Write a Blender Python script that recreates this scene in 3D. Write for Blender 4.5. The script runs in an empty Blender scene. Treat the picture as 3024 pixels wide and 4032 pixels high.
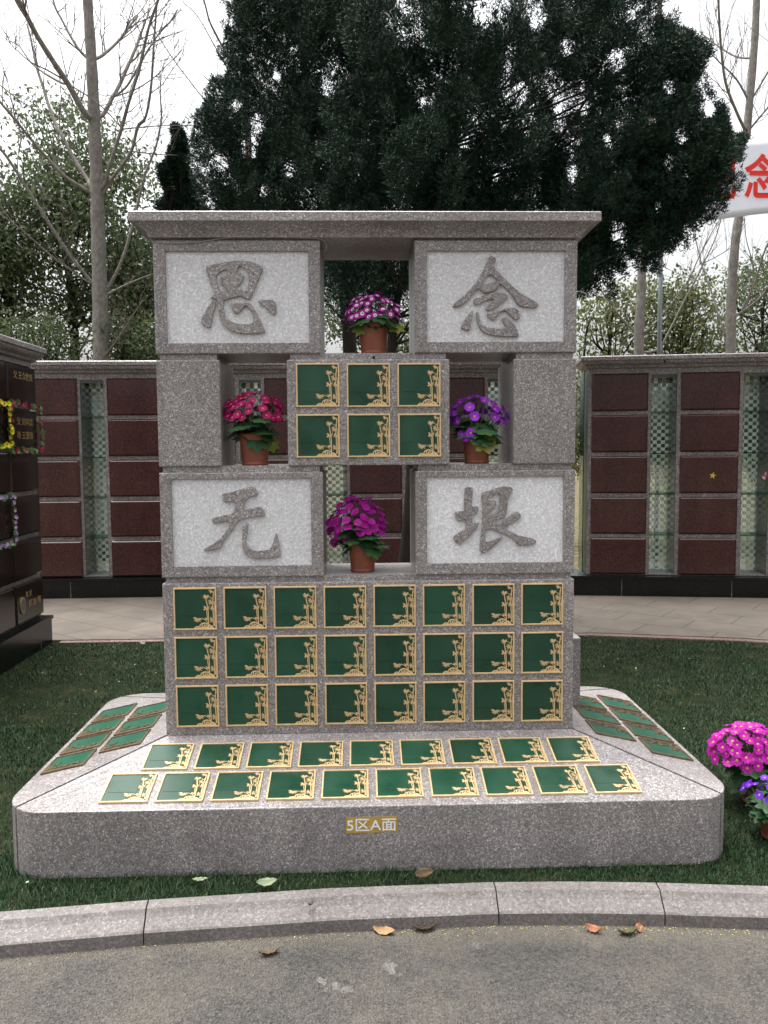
import bpy, bmesh, math, random
import numpy as np
from mathutils import Vector, Matrix
R = math.radians
rng = np.random.default_rng(7)
random.seed(7)
S = bpy.context.scene
COL = S.collection

# ------------------------------------------------------------------ camera
CAMC = Vector((-0.0395, -3.4467, 1.55))
YAW, PITCH, ROLL, FPX = 0.029565, 0.074562, -0.007337, 3259.1
_cy, _sy, _cp, _sp = math.cos(YAW), math.sin(YAW), math.cos(PITCH), math.sin(PITCH)
FW = Vector((_sy*_cp, _cy*_cp, -_sp)); _rt = Vector((_cy, -_sy, 0)); _up = _rt.cross(FW)
RT = _rt*math.cos(ROLL) + _up*math.sin(ROLL); UP = _up*math.cos(ROLL) - _rt*math.sin(ROLL)
cd = bpy.data.cameras.new('camera'); cam = bpy.data.objects.new('camera', cd); COL.objects.link(cam)
cam.matrix_world = Matrix(((RT.x, UP.x, -FW.x, CAMC.x), (RT.y, UP.y, -FW.y, CAMC.y), (RT.z, UP.z, -FW.z, CAMC.z), (0, 0, 0, 1)))
cd.sensor_fit = 'VERTICAL'; cd.sensor_height = 36; cd.sensor_width = 27; cd.lens = FPX/4032*36
cd.clip_start = 0.05; cd.clip_end = 600
S.camera = cam

def at(u, v, y):
    """the point of the vertical plane at depth y that the photograph shows at (u, v)"""
    r = FW + RT*((u-1512)/FPX) - UP*((v-2016)/FPX)
    return CAMC + r*((y-CAMC.y)/r.y)

# ------------------------------------------------------------------ light
SUN_EL, SUN_AZ = 76, -50          # azimuth measured from +y towards +x
w = bpy.data.worlds.new('World'); S.world = w; w.use_nodes = True
nt = w.node_tree; bg = nt.nodes['Background']
sky = nt.nodes.new('ShaderNodeTexSky'); sky.sky_type = 'NISHITA'; sky.sun_disc = False
sky.sun_elevation = R(SUN_EL); sky.sun_rotation = R(SUN_AZ); sky.dust_density = 9; sky.air_density = 1.0; sky.ozone_density = 1
hs = nt.nodes.new('ShaderNodeHueSaturation'); hs.inputs['Saturation'].default_value = 0.15
nt.links.new(sky.outputs[0], hs.inputs['Color']); nt.links.new(hs.outputs[0], bg.inputs[0])
bg.inputs[1].default_value = 0.15
sl = bpy.data.lights.new('sun', 'SUN'); sl.energy = 0.5; sl.angle = R(40); sl.color = (1, 0.985, 0.965)
so = bpy.data.objects.new('sun', sl); COL.objects.link(so)
_d = Vector((math.sin(R(SUN_AZ))*math.cos(R(SUN_EL)), math.cos(R(SUN_AZ))*math.cos(R(SUN_EL)), math.sin(R(SUN_EL))))
so.rotation_euler = _d.to_track_quat('Z', 'Y').to_euler()
S.view_settings.view_transform = 'Standard'; S.view_settings.look = 'None'; S.view_settings.gamma = 1
S.view_settings.exposure = 1.42
S.render.engine = 'CYCLES'
try: S.cycles.max_bounces = 8; S.cycles.transparent_max_bounces = 12; S.cycles.use_denoising = True
except Exception: pass

# ------------------------------------------------------------------ helpers
def tag(o, label=None, cat=None, group=None, kind=None):
    if label: o['label'] = label
    if cat: o['category'] = cat
    if group: o['group'] = group
    if kind: o['kind'] = kind
    return o
def empty(name, loc=(0, 0, 0), rz=0, parent=None):
    o = bpy.data.objects.new(name, None); COL.objects.link(o); o.location = loc; o.rotation_euler = (0, 0, rz)
    o.empty_display_size = 0.1
    if parent: o.parent = parent
    return o
def link(name, me, parent=None):
    o = bpy.data.objects.new(name, me); COL.objects.link(o)
    if parent: o.parent = parent
    return o
def copy_tree(o, parent=None):
    c = o.copy(); COL.objects.link(c); c.parent = parent
    for ch in list(o.children): copy_tree(ch, c)
    return c
class MB:
    def __init__(s): s.v = []; s.f = []; s.m = []
    def add(s, vs, fs, mi=0):
        b = len(s.v); s.v += [tuple(p) for p in vs]; s.f += [tuple(i+b for i in f) for f in fs]; s.m += [mi]*len(fs)
    def box(s, x0, x1, y0, y1, z0, z1, mi=0):
        s.add([(x0,y0,z0),(x1,y0,z0),(x1,y1,z0),(x0,y1,z0),(x0,y0,z1),(x1,y0,z1),(x1,y1,z1),(x0,y1,z1)],
              [(3,2,1,0),(4,5,6,7),(0,1,5,4),(1,2,6,5),(2,3,7,6),(3,0,4,7)], mi)
    def loft(s, rings, cap0=True, cap1=True, mi=0, closed=True):
        n = len(rings[0]); vs = [p for r in rings for p in r]; fs = []
        for k in range(len(rings)-1):
            for i in range(n if closed else n-1):
                j = (i+1) % n; fs.append((k*n+i, k*n+j, (k+1)*n+j, (k+1)*n+i))
        if cap0: fs.append(tuple(range(n))[::-1])
        if cap1: fs.append(tuple((len(rings)-1)*n+i for i in range(n)))
        s.add(vs, fs, mi)
    def tube(s, pts, rad, n=6, mi=0):
        pts = [Vector(p) for p in pts]; rings = []
        for i, p in enumerate(pts):
            t = (pts[min(i+1, len(pts)-1)] - pts[max(i-1, 0)]).normalized()
            a = t.orthogonal() if i == 0 else (a - t*a.dot(t))
            a.normalize(); b = t.cross(a); r = rad[i] if hasattr(rad, '__len__') else rad
            rings.append([p + a*r*math.cos(2*math.pi*k/n) + b*r*math.sin(2*math.pi*k/n) for k in range(n)])
        s.loft(rings, mi=mi)
    def build(s, name, mats, parent=None, smooth=False, fix=True):
        me = bpy.data.meshes.new(name); me.from_pydata(s.v, [], s.f)
        mats = mats if isinstance(mats, (list, tuple)) else [mats]
        for m in mats: me.materials.append(m)
        if len(mats) > 1: me.polygons.foreach_set('material_index', s.m)
        if fix:
            bm = bmesh.new(); bm.from_mesh(me); bmesh.ops.recalc_face_normals(bm, faces=bm.faces); bm.to_mesh(me); bm.free()
        if smooth: me.polygons.foreach_set('use_smooth', [True]*len(me.polygons))
        me.update(); return link(name, me, parent)
def raw_mesh(name, V, F, mats, parent=None, mi=None):
    """mesh from numpy arrays: V (n,3), F (m,3) triangles"""
    me = bpy.data.meshes.new(name); n, m = len(V), len(F)
    me.vertices.add(n); me.vertices.foreach_set('co', np.asarray(V, np.float32).ravel())
    me.loops.add(m*3); me.loops.foreach_set('vertex_index', np.asarray(F, np.int32).ravel())
    me.polygons.add(m); me.polygons.foreach_set('loop_start', np.arange(0, m*3, 3, dtype=np.int32))
    mats = mats if isinstance(mats, (list, tuple)) else [mats]
    for k in mats: me.materials.append(k)
    if mi is not None: me.polygons.foreach_set('material_index', np.asarray(mi, np.int32))
    me.update(calc_edges=True); me.validate()
    return link(name, me, parent)
def slab_box(name, x0, x1, y0, y1, z0, z1, mat, parent=None, bev=0.004):
    bm = bmesh.new(); bmesh.ops.create_cube(bm, size=1)
    for v in bm.verts: v.co = Vector((x0+(v.co.x+.5)*(x1-x0), y0+(v.co.y+.5)*(y1-y0), z0+(v.co.z+.5)*(z1-z0)))
    if bev: bmesh.ops.bevel(bm, geom=bm.edges[:], offset=bev, segments=2, affect='EDGES', profile=0.5)
    me = bpy.data.meshes.new(name); bm.to_mesh(me); bm.free(); me.materials.append(mat)
    return link(name, me, parent)
def chaikin(p):
    q = []
    for i in range(len(p)):
        a, b = p[i], p[(i+1) % len(p)]
        q += [(a[0]*.78+b[0]*.22, a[1]*.78+b[1]*.22), (a[0]*.22+b[0]*.78, a[1]*.22+b[1]*.78)]
    return q
def outline_mesh(loops, half, bevel=0.0, y=0.0):
    """upright relief: (x, z) outlines filled (holes by even-odd), 2*half thick about the plane y"""
    cu = bpy.data.curves.new('outline', 'CURVE'); cu.dimensions = '2D'; cu.fill_mode = 'BOTH'
    cu.extrude = half; cu.bevel_depth = bevel; cu.bevel_resolution = 1; cu.offset = -bevel-.0006
    for lp in loops:
        sp = cu.splines.new('POLY'); sp.points.add(len(lp)-1); sp.use_cyclic_u = True
        for i, (a, b) in enumerate(lp): sp.points[i].co = (a, b, 0, 1)
    return curve_to_mesh(cu, y)
def curve_to_mesh(cu, y=0.0):
    o = bpy.data.objects.new('tmp', cu); COL.objects.link(o); bpy.context.view_layer.update()
    me = bpy.data.meshes.new_from_object(o.evaluated_get(bpy.context.evaluated_depsgraph_get()))
    bpy.data.objects.remove(o); bpy.data.curves.remove(cu)
    n = len(me.vertices); a = np.empty(n*3, np.float32); me.vertices.foreach_get('co', a); a = a.reshape(-1, 3)
    b = np.stack([a[:, 0], y - a[:, 2], a[:, 1]], 1); me.vertices.foreach_set('co', b.ravel()); me.update()
    return me
def text_mesh(s, wd, ht, half=0.001, bold=0.0, y=0.0):
    """upright lettering centred on the origin, wd x ht metres"""
    cu = bpy.data.curves.new('lettering', 'FONT'); cu.body = s; cu.size = 1; cu.extrude = 0.001; cu.offset = bold
    cu.space_line = 1.15
    me = curve_to_mesh(cu)
    n = len(me.vertices); a = np.empty(n*3, np.float32); me.vertices.foreach_get('co', a); a = a.reshape(-1, 3)
    lo, hi = a.min(0), a.max(0)
    a[:, 0] = (a[:, 0]-(lo[0]+hi[0])/2)*wd/max(hi[0]-lo[0], 1e-6)
    a[:, 2] = (a[:, 2]-(lo[2]+hi[2])/2)*ht/max(hi[2]-lo[2], 1e-6)
    a[:, 1] = a[:, 1]*half/0.001 + y
    me.vertices.foreach_set('co', a.ravel()); me.update(); return me

# ------------------------------------------------------------------ materials
class NT:
    def __init__(s, name, rough=.5, spec=.5, metal=0.0, color=None):
        s.m = bpy.data.materials.new(name); s.m.use_nodes = True; s.t = s.m.node_tree; s.p = s.t.nodes['Principled BSDF']
        s.p.inputs['Roughness'].default_value = rough; s.p.inputs['Specular IOR Level'].default_value = spec
        s.p.inputs['Metallic'].default_value = metal
        if color: s.p.inputs['Base Color'].default_value = (*color, 1)
    def n(s, t, **k):
        nd = s.t.nodes.new('ShaderNode'+t)
        for a, b in k.items():
            if a in nd.inputs: nd.inputs[a].default_value = b
            else: setattr(nd, a, b)
        return nd
    def l(s, a, b): s.t.links.new(a, b)
    def coord(s): return s.n('TexCoord').outputs['Object']
    def noise(s, scale, detail=3, rough=.5, vec=None):
        nd = s.n('TexNoise', Scale=scale, Detail=detail, Roughness=rough); s.l(vec or s.coord(), nd.inputs['Vector']); return nd.outputs['Fac']
    def voro(s, scale, vec=None):
        nd = s.n('TexVoronoi', Scale=scale); s.l(vec or s.coord(), nd.inputs['Vector']); return nd
    def ramp(s, fac, stops, interp='LINEAR'):
        r = s.n('ValToRGB'); r.color_ramp.interpolation = interp; e = r.color_ramp.elements
        while len(e) < len(stops): e.new(0.5)
        for k, (p, c) in enumerate(stops): e[k].position = p; e[k].color = (*c, 1) if len(c) == 3 else c
        s.l(fac, r.inputs[0]); return r.outputs[0]
    def mix(s, fac, a, b, mode='MIX'):
        x = s.n('Mix', data_type='RGBA', blend_type=mode)
        for sock, val in ((x.inputs[0], fac), (x.inputs[6], a), (x.inputs[7], b)):
            if hasattr(val, 'is_linked'): s.l(val, sock)
            elif isinstance(val, (int, float)): sock.default_value = val
            else: sock.default_value = (*val, 1)
        return x.outputs[2]
    def color(s, c): s.l(c, s.p.inputs['Base Color'])
    def bump(s, h, strength=.3, dist=.002):
        b = s.n('Bump', Strength=strength, Distance=dist); s.l(h, b.inputs['Height']); s.l(b.outputs[0], s.p.inputs['Normal'])
    def island(s): return s.n('NewGeometry').outputs['Random Per Island']
def gray(v): return (v, v, v)

def granite(name, stops, scale=150, rough=.3, bump=0.0, blotch=.16, spec=.5):
    k = NT(name, rough, spec); co = k.coord()
    v = k.voro(scale, co); bw = k.n('SeparateColor'); k.l(v.outputs['Color'], bw.inputs[0])
    c = k.ramp(bw.outputs[0], stops, 'CONSTANT')
    v2 = k.voro(scale*.55, co); b2 = k.n('SeparateColor'); k.l(v2.outputs['Color'], b2.inputs[0])
    c2 = k.ramp(b2.outputs[1], [(0, gray(.86)), (.3, gray(.97)), (.75, gray(1.08)), (.92, gray(1.18))], 'CONSTANT')
    c = k.mix(1.0, c, c2, 'MULTIPLY')
    oi = k.n('ObjectInfo'); c = k.mix(1.0, c, k.ramp(oi.outputs['Random'], [(0, gray(.93)), (1, gray(1.07))]), 'MULTIPLY')
    ms = k.n('Mapping'); ms.inputs['Scale'].default_value = (1, 1, .12); k.l(co, ms.inputs[0]); st = k.noise(7, 4, .65, ms.outputs[0])
    c = k.mix(1.0, c, k.ramp(st, [(.32, (1-blotch*.8, 1-blotch*.85, 1-blotch*.85)), (.55, gray(1.0)), (.75, (1+blotch*.5, 1+blotch*.45, 1+blotch*.45))]), 'MULTIPLY')
    nz = k.noise(3.0, 4, .6, co); c = k.mix(1.0, c, k.ramp(nz, [(.3, gray(1-blotch)), (.7, gray(1+blotch))]), 'MULTIPLY')
    k.color(c)
    if bump: k.bump(k.noise(scale*1.6, 2, .6, co), bump, .002)
    return k.m
M = {}
M['granite'] = granite('pink_grey_granite', [(0, (.150, .132, .128)), (.14, (.232, .210, .205)), (.50, (.278, .256, .251)), (.78, (.345, .325, .32)), (.91, (.52, .505, .50))], 240, .32)
M['blasted'] = granite('sandblasted_granite', [(0, (.60, .595, .61)), (.10, (.675, .67, .685)), (.5, (.71, .708, .725)), (.88, (.79, .79, .81))], 250, .85, .4, .03)
M['kerb'] = granite('kerb_granite', [(0, (.125, .110, .104)), (.15, (.153, .137, .129)), (.55, (.178, .162, .153)), (.88, (.23, .215, .205))], 200, .75, .4, .12)
M['edging'] = granite('red_granite_edging', [(0, (.11, .065, .055)), (.3, (.16, .10, .088)), (.8, (.22, .15, .135))], 150, .7)
M['wallgranite'] = granite('columbarium_granite', [(0, (.10, .085, .08)), (.25, (.19, .165, .158)), (.6, (.25, .222, .212)), (.88, (.42, .39, .38))], 140, .35)
M['redpanel'] = granite('dark_red_granite', [(0, (.030, .011, .010)), (.3, (.055, .019, .017)), (.75, (.076, .027, .024)), (.95, (.13, .055, .048))], 190, .22, 0, .2)
M['nearpanel'] = granite('polished_brown_granite', [(0, (.012, .008, .007)), (.4, (.020, .012, .010)), (.85, (.032, .018, .015))], 190, .12, 0, .2)
M['black'] = granite('black_granite', [(0, (.005, .006, .006)), (.6, (.008, .009, .009)), (.95, (.018, .02, .02))], 190, .2, 0, .1, .3)
M['joint'] = NT('dark_joint', .9, .1, color=(.035, .03, .03)).m

k = NT('green_enamel', .33, .5); oi = k.n('ObjectInfo'); va = k.n('VectorMath', operation='ADD'); k.l(k.coord(), va.inputs[0]); vs_ = k.n('VectorMath', operation='SCALE'); vs_.inputs[0].default_value = (3, 5, 7); k.l(oi.outputs['Random'], vs_.inputs['Scale']); k.l(vs_.outputs[0], va.inputs[1])
nz = k.noise(9, 2, .4, va.outputs[0]); c = k.ramp(nz, [(.3, (.0055, .045, .023)), (.7, (.009, .058, .031))])
k.color(k.mix(1, c, k.ramp(oi.outputs['Random'], [(0, gray(.82)), (1, gray(1.25))]), 'MULTIPLY')); k.l(k.ramp(nz, [(.35, gray(.26)), (.65, gray(.42))]), k.p.inputs['Roughness']); M['green'] = k.m
k = NT('gold_relief', .45, .5, .08); k.color(k.ramp(k.noise(40, 3), [(.3, (.60, .42, .21)), (.7, (.72, .52, .28))])); M['gold'] = k.m
k = NT('crevice_paint', .6, .3, color=(.025, .045, .022)); M['crevice'] = k.m
k = NT('gold_dark_reflection', .5, .5, .3); k.color(k.ramp(k.noise(60, 4, .7), [(.35, (.085, .055, .030)), (.6, (.16, .105, .055)), (.75, (.10, .11, .06))])); M['goldreflect'] = k.m  # side plaques' gold relief, with a dark reflection painted into the colour
k = NT('green_sky_reflection', .28, .5); k.color(k.ramp(k.noise(7, 4, .6), [(.3, (.014, .068, .040)), (.7, (.028, .105, .068))])); M['greenreflect'] = k.m  # side plaques' green panel, lightened: the sky's reflection is painted in

k = NT('asphalt', .9, .25); co = k.coord(); v = k.voro(125, co); sc = k.n('SeparateColor'); k.l(v.outputs['Color'], sc.inputs[0])
c = k.ramp(sc.outputs[0], [(0, (.050, .047, .043)), (.3, (.096, .090, .083)), (.75, (.130, .122, .112)), (.96, (.17, .162, .15))], 'CONSTANT')
c = k.mix(.6, c, k.ramp(k.noise(105, 6, .8, co), [(.36, (.038, .036, .033)), (.48, (.092, .088, .082)), (.64, (.150, .144, .134))]))
c = k.mix(1, c, k.ramp(k.noise(1.7, 4, .55, co), [(.33, (.85, .86, .87)), (.66, (1.16, 1.13, 1.07))]), 'MULTIPLY')
dust = k.ramp(k.noise(5, 5, .7, co), [(.42, gray(0)), (.62, gray(.42))])
sx = k.n('SeparateXYZ'); k.l(co, sx.inputs[0]); x2 = k.n('Math', operation='MULTIPLY'); k.l(sx.outputs[0], x2.inputs[0]); k.l(sx.outputs[0], x2.inputs[1]); yk = k.n('Math', operation='MULTIPLY_ADD'); k.l(x2.outputs[0], yk.inputs[0]); yk.inputs[1].default_value = .045; k.l(sx.outputs[1], yk.inputs[2])
yn = k.n('Math', operation='MULTIPLY_ADD'); k.l(k.noise(6, 4, .7, co), yn.inputs[0]); yn.inputs[1].default_value = .16; k.l(yk.outputs[0], yn.inputs[2])
band = k.n('MapRange'); k.l(yn.outputs[0], band.inputs[0]); band.inputs[1].default_value = -.80; band.inputs[2].default_value = -.68; band.inputs[4].default_value = .85
c = k.mix(band.outputs[0], c, (.165, .147, .120)); c = k.mix(dust, c, (.165, .148, .122))
def spot(cx, cy, r):
    m = k.n('Mapping'); m.inputs['Location'].default_value = (-cx/r, -cy/r, 0); m.inputs['Scale'].default_value = (1/r, 1/r, 0)
    k.l(co, m.inputs[0]); g = k.n('TexGradient', gradient_type='SPHERICAL'); k.l(m.outputs[0], g.inputs[0]); return g.outputs['Fac']
spl = k.ramp(k.noise(38, 4, .6, co), [(.50, gray(0)), (.56, gray(1))])
for cx, cy, r in ((0.045, -.955, .035), (0.06, -.985, .03), (-0.165, -1.02, .03), (-.145, -1.045, .042), (-.09, -1.07, .03), (.33, -.86, .025)):
    f = k.mix(1, spl, k.ramp(spot(cx, cy, r), [(.15, gray(0)), (.4, gray(.55))]), 'MULTIPLY'); c = k.mix(f, c, (.27, .26, .24))
k.color(c)
hb = k.n('Math', operation='ADD'); k.l(v.outputs['Distance'], hb.inputs[0]); k.l(k.noise(60, 4, .7, co), hb.inputs[1]); k.bump(hb.outputs[0], 1.0, .012); M['asphalt'] = k.m

k = NT('path_paving', .8, .3); co = k.coord(); br = k.n('TexBrick', Scale=1.0); br.offset = .5
mp = k.n('Mapping'); mp.inputs['Rotation'].default_value = (0, 0, R(38)); k.l(co, mp.inputs[0]); k.l(mp.outputs[0], br.inputs['Vector'])
br.inputs['Mortar Size'].default_value = .007; br.inputs['Brick Width'].default_value = .6; br.inputs['Row Height'].default_value = .4
br.inputs['Color1'].default_value = (.135, .115, .095, 1); br.inputs['Color2'].default_value = (.125, .107, .089, 1); br.inputs['Mortar'].default_value = (.075, .062, .052, 1)
c = k.mix(1, br.outputs['Color'], k.ramp(k.noise(2.2, 5, .65, co), [(.3, gray(.78)), (.7, gray(1.22))]), 'MULTIPLY'); k.color(c); M['path'] = k.m

k = NT('lawn_soil', .95, .1); k.color(k.ramp(k.noise(6, 5, .65), [(.3, (.008, .013, .006)), (.55, (.014, .020, .008)), (.72, (.040, .034, .018)), (.84, (.08, .062, .034))])); M['soil'] = k.m
k = NT('leaf_litter', .95, .1); v = k.voro(22); sc = k.n('SeparateColor'); k.l(v.outputs['Color'], sc.inputs[0])
k.color(k.mix(k.noise(.9, 4), k.ramp(sc.outputs[0], [(0, (.05, .05, .025)), (.4, (.12, .09, .05)), (.75, (.26, .20, .11))], 'CONSTANT'), (.095, .078, .048))); M['litter'] = k.m

def leafy(name, stops, rough=.5, trans=.15, spec=.3):
    k = NT(name, rough, spec); k.color(k.ramp(k.island(), stops))
    if trans:
        td = k.n('BsdfTranslucent'); k.l(k.ramp(k.island(), [(p, tuple(min(1, x*1.3) for x in c)) for p, c in stops]), td.inputs[0])
        mx = k.n('MixShader'); mx.inputs[0].default_value = trans; k.l(k.p.outputs[0], mx.inputs[1]); k.l(td.outputs[0], mx.inputs[2])
        k.l(mx.outputs[0], k.t.nodes['Material Output'].inputs[0])
    return k.m
M['grass'] = leafy('grass_blade', [(0, (.007, .021, .008)), (.5, (.014, .046, .014)), (.88, (.026, .066, .021)), (.985, (.06, .07, .03)), (1, (.16, .15, .08))], .55, .12)
M['juniper'] = leafy('juniper_spray', [(0, (.005, .014, .010)), (.5, (.011, .031, .021)), (.88, (.027, .062, .038)), (1, (.045, .05, .03))], .6, .05, .15)
M['camphor'] = leafy('camphor_leaf', [(0, (.055, .078, .038)), (.5, (.082, .112, .052)), (.9, (.112, .142, .068)), (1, (.14, .135, .065))], .4, .48, .4)
M['shrubleaf'] = leafy('yellowish_shrub_leaf', [(0, (.055, .075, .025)), (.5, (.095, .120, .042)), (.9, (.14, .16, .06)), (1, (.19, .15, .06))], .4, .38, .4)
M['dead'] = leafy('dead_frond', [(0, (.05, .03, .02)), (1, (.11, .065, .04))], .8, .1)
def bark(name, a, b, scale=14, stretch=.18):
    k = NT(name, .9, .2); mp = k.n('Mapping'); mp.inputs['Scale'].default_value = (1, 1, stretch); k.l(k.coord(), mp.inputs[0])
    f = k.noise(scale*2, 5, .7, mp.outputs[0]); k.color(k.ramp(f, [(.3, a), (.7, b)])); k.bump(f, .7, .02); return k.m
M['poplar'] = bark('poplar_bark', (.13, .12, .108), (.30, .28, .255), 12, .6)
M['twig'] = bark('twig_bark', (.12, .105, .096), (.21, .19, .172))
M['cedarbark'] = bark('juniper_bark', (.010, .008, .007), (.042, .033, .027), 18, .12)
M['darkbark'] = bark('dark_bark', (.016, .014, .013), (.045, .038, .034))
k = NT('terracotta_plastic', .48, .4); k.color(k.ramp(k.noise(25, 4, .6), [(.3, (.20, .058, .034)), (.7, (.27, .085, .05))])); M['pot'] = k.m
M['potsoil'] = NT('potting_soil', .95, .1, color=(.02, .014, .01)).m
M['cinleaf'] = leafy('cineraria_leaf', [(0, (.020, .062, .022)), (1, (.045, .115, .038))], .5, .15)
M['cinyellow'] = leafy('yellowing_leaf', [(0, (.14, .19, .035)), (1, (.26, .26, .05))], .5, .2)
M['stem'] = NT('green_stem', .5, .3, color=(.05, .10, .035)).m
def petal(name, a, b): return leafy(name, [(0, a), (1, b)], .5, .2, .25)
M['magenta'] = petal('magenta_petal', (.30, .002, .21), (.46, .007, .34))
M['crimson'] = petal('crimson_petal', (.34, .003, .09), (.50, .010, .17))
M['violet'] = petal('violet_petal', (.22, .012, .42), (.36, .03, .62))
M['plum'] = petal('plum_petal', (.30, .004, .22), (.48, .01, .36))
M['blueviolet'] = petal('blue_violet_petal', (.085, .01, .36), (.15, .022, .50))
M['paleviolet'] = petal('pale_violet_petal', (.40, .30, .58), (.62, .52, .78))
M['white'] = NT('white_petal', .5, .3, color=(.75, .65, .72)).m
M['disc'] = NT('flower_disc', .7, .2, color=(.42, .24, .10)).m
M['darkdisc'] = NT('dark_flower_disc', .7, .2, color=(.16, .045, .06)).m
M['yellowflower'] = petal('yellow_petal', (.75, .55, .01), (.9, .72, .03))
M['mauveflower'] = petal('mauve_petal', (.34, .22, .42), (.52, .38, .62))
M['rosered'] = petal('rose_red_petal', (.26, .01, .05), (.42, .03, .10))
M['pinkflower'] = petal('pink_petal', (.75, .22, .32), (.85, .40, .48))
M['garlandleaf'] = leafy('garland_leaf', [(0, (.03, .10, .025)), (1, (.09, .22, .06))], .4, .1)
k = NT('banner_cloth', .85, .1); k.color(k.ramp(k.noise(1.5, 3), [(.3, (.82, .83, .87)), (.7, (.86, .87, .90))]))
td = k.n('BsdfTranslucent'); td.inputs[0].default_value = (.8, .81, .86, 1); mx = k.n('MixShader'); mx.inputs[0].default_value = .55
k.l(k.p.outputs[0], mx.inputs[1]); k.l(td.outputs[0], mx.inputs[2]); k.l(mx.outputs[0], k.t.nodes['Material Output'].inputs[0]); M['banner'] = k.m
M['bannerred'] = NT('red_lettering', .7, .2, color=(.72, .045, .035)).m
M['steel'] = NT('galvanised_pole', .35, .5, .5, color=(.13, .15, .15)).m
M['cable'] = NT('grey_cable', .5, .4, color=(.32, .31, .31)).m
k = NT('yellow_paint', .7, .3); k.color(k.ramp(k.noise(45, 4, .7), [(.35, (.38, .235, .035)), (.62, (.46, .30, .06)), (.78, (.58, .50, .34))])); M['yellowpaint'] = k.m
M['whitepaint'] = NT('white_paint', .6, .4, color=(.78, .80, .83)).m
k = NT('gold_lettering', .4, .5, .5, color=(.36, .25, .11)); M['goldletter'] = k.m
M['goldstar'] = NT('gold_star', .45, .5, .2, color=(.65, .42, .06)).m
# niche glass: frosted squares alternating with clear ones
k = NT('frosted_checker_glass', .35, .5); co = k.coord(); mp = k.n('Mapping'); mp.inputs['Scale'].default_value = (1, .001, 1.12); k.l(co, mp.inputs[0])
ck = k.n('TexChecker', Scale=23.5); k.l(mp.outputs[0], ck.inputs[0]); k.p.inputs['Base Color'].default_value = (.70, .76, .73, 1)
tr = k.n('BsdfTransparent'); tr.inputs[0].default_value = (.86, .93, .90, 1); gl = k.n('BsdfGlossy'); gl.inputs['Roughness'].default_value = .05
m1 = k.n('MixShader'); m1.inputs[0].default_value = .22; k.l(tr.outputs[0], m1.inputs[1]); k.l(gl.outputs[0], m1.inputs[2])
fr = k.n('MixShader'); fr.inputs[0].default_value = .35; t2 = k.n('BsdfTranslucent'); t2.inputs[0].default_value = (.6, .68, .64, 1)
k.l(k.p.outputs[0], fr.inputs[1]); k.l(t2.outputs[0], fr.inputs[2])
m2 = k.n('MixShader'); k.l(ck.outputs['Fac'], m2.inputs[0]); k.l(m1.outputs[0], m2.inputs[1]); k.l(fr.outputs[0], m2.inputs[2])
k.l(m2.outputs[0], k.t.nodes['Material Output'].inputs[0]); M['checker'] = k.m
k = NT('shelf_glass', .05, .5); tr = k.n('BsdfTransparent'); tr.inputs[0].default_value = (.55, .72, .65, 1); gl = k.n('BsdfGlossy'); gl.inputs['Roughness'].default_value = .03
m1 = k.n('MixShader'); m1.inputs[0].default_value = .3; k.l(tr.outputs[0], m1.inputs[1]); k.l(gl.outputs[0], m1.inputs[2]); k.l(m1.outputs[0], k.t.nodes['Material Output'].inputs[0]); M['glass'] = k.m
M['glassedge'] = NT('glass_edge', .2, .5, color=(.008, .018, .015)).m
k = NT('niche_lining', .15, .5); k.color(k.ramp(k.noise(6, 3), [(.3, (.05, .056, .054)), (.7, (.08, .088, .084))])); M['lining'] = k.m
def dry(name, a, b):
    k = NT(name, .7, .3); k.color(k.ramp(k.noise(60, 4, .6), [(.3, a), (.7, b)])); return k.m
M['tanleaf'] = dry('tan_dry_leaf', (.27, .165, .075), (.38, .25, .13)); M['brownleaf'] = dry('brown_dry_leaf', (.075, .05, .028), (.13, .085, .045))
M['orangeleaf'] = dry('orange_dry_leaf', (.26, .105, .05), (.36, .17, .085)); M['greyleaf'] = dry('grey_green_leaf', (.14, .17, .10), (.24, .27, .17)); M['oliveleaf'] = dry('olive_leaf', (.06, .058, .02), (.11, .10, .035))
M['husk'] = leafy('seed_husk', [(0, (.35, .27, .06)), (1, (.55, .48, .2))], .8, 0)
M['straw'] = leafy('dry_clippings', [(0, (.10, .10, .05)), (.6, (.19, .18, .11)), (.93, (.36, .36, .29)), (1, (.20, .32, .16))], .7, 0)
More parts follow.
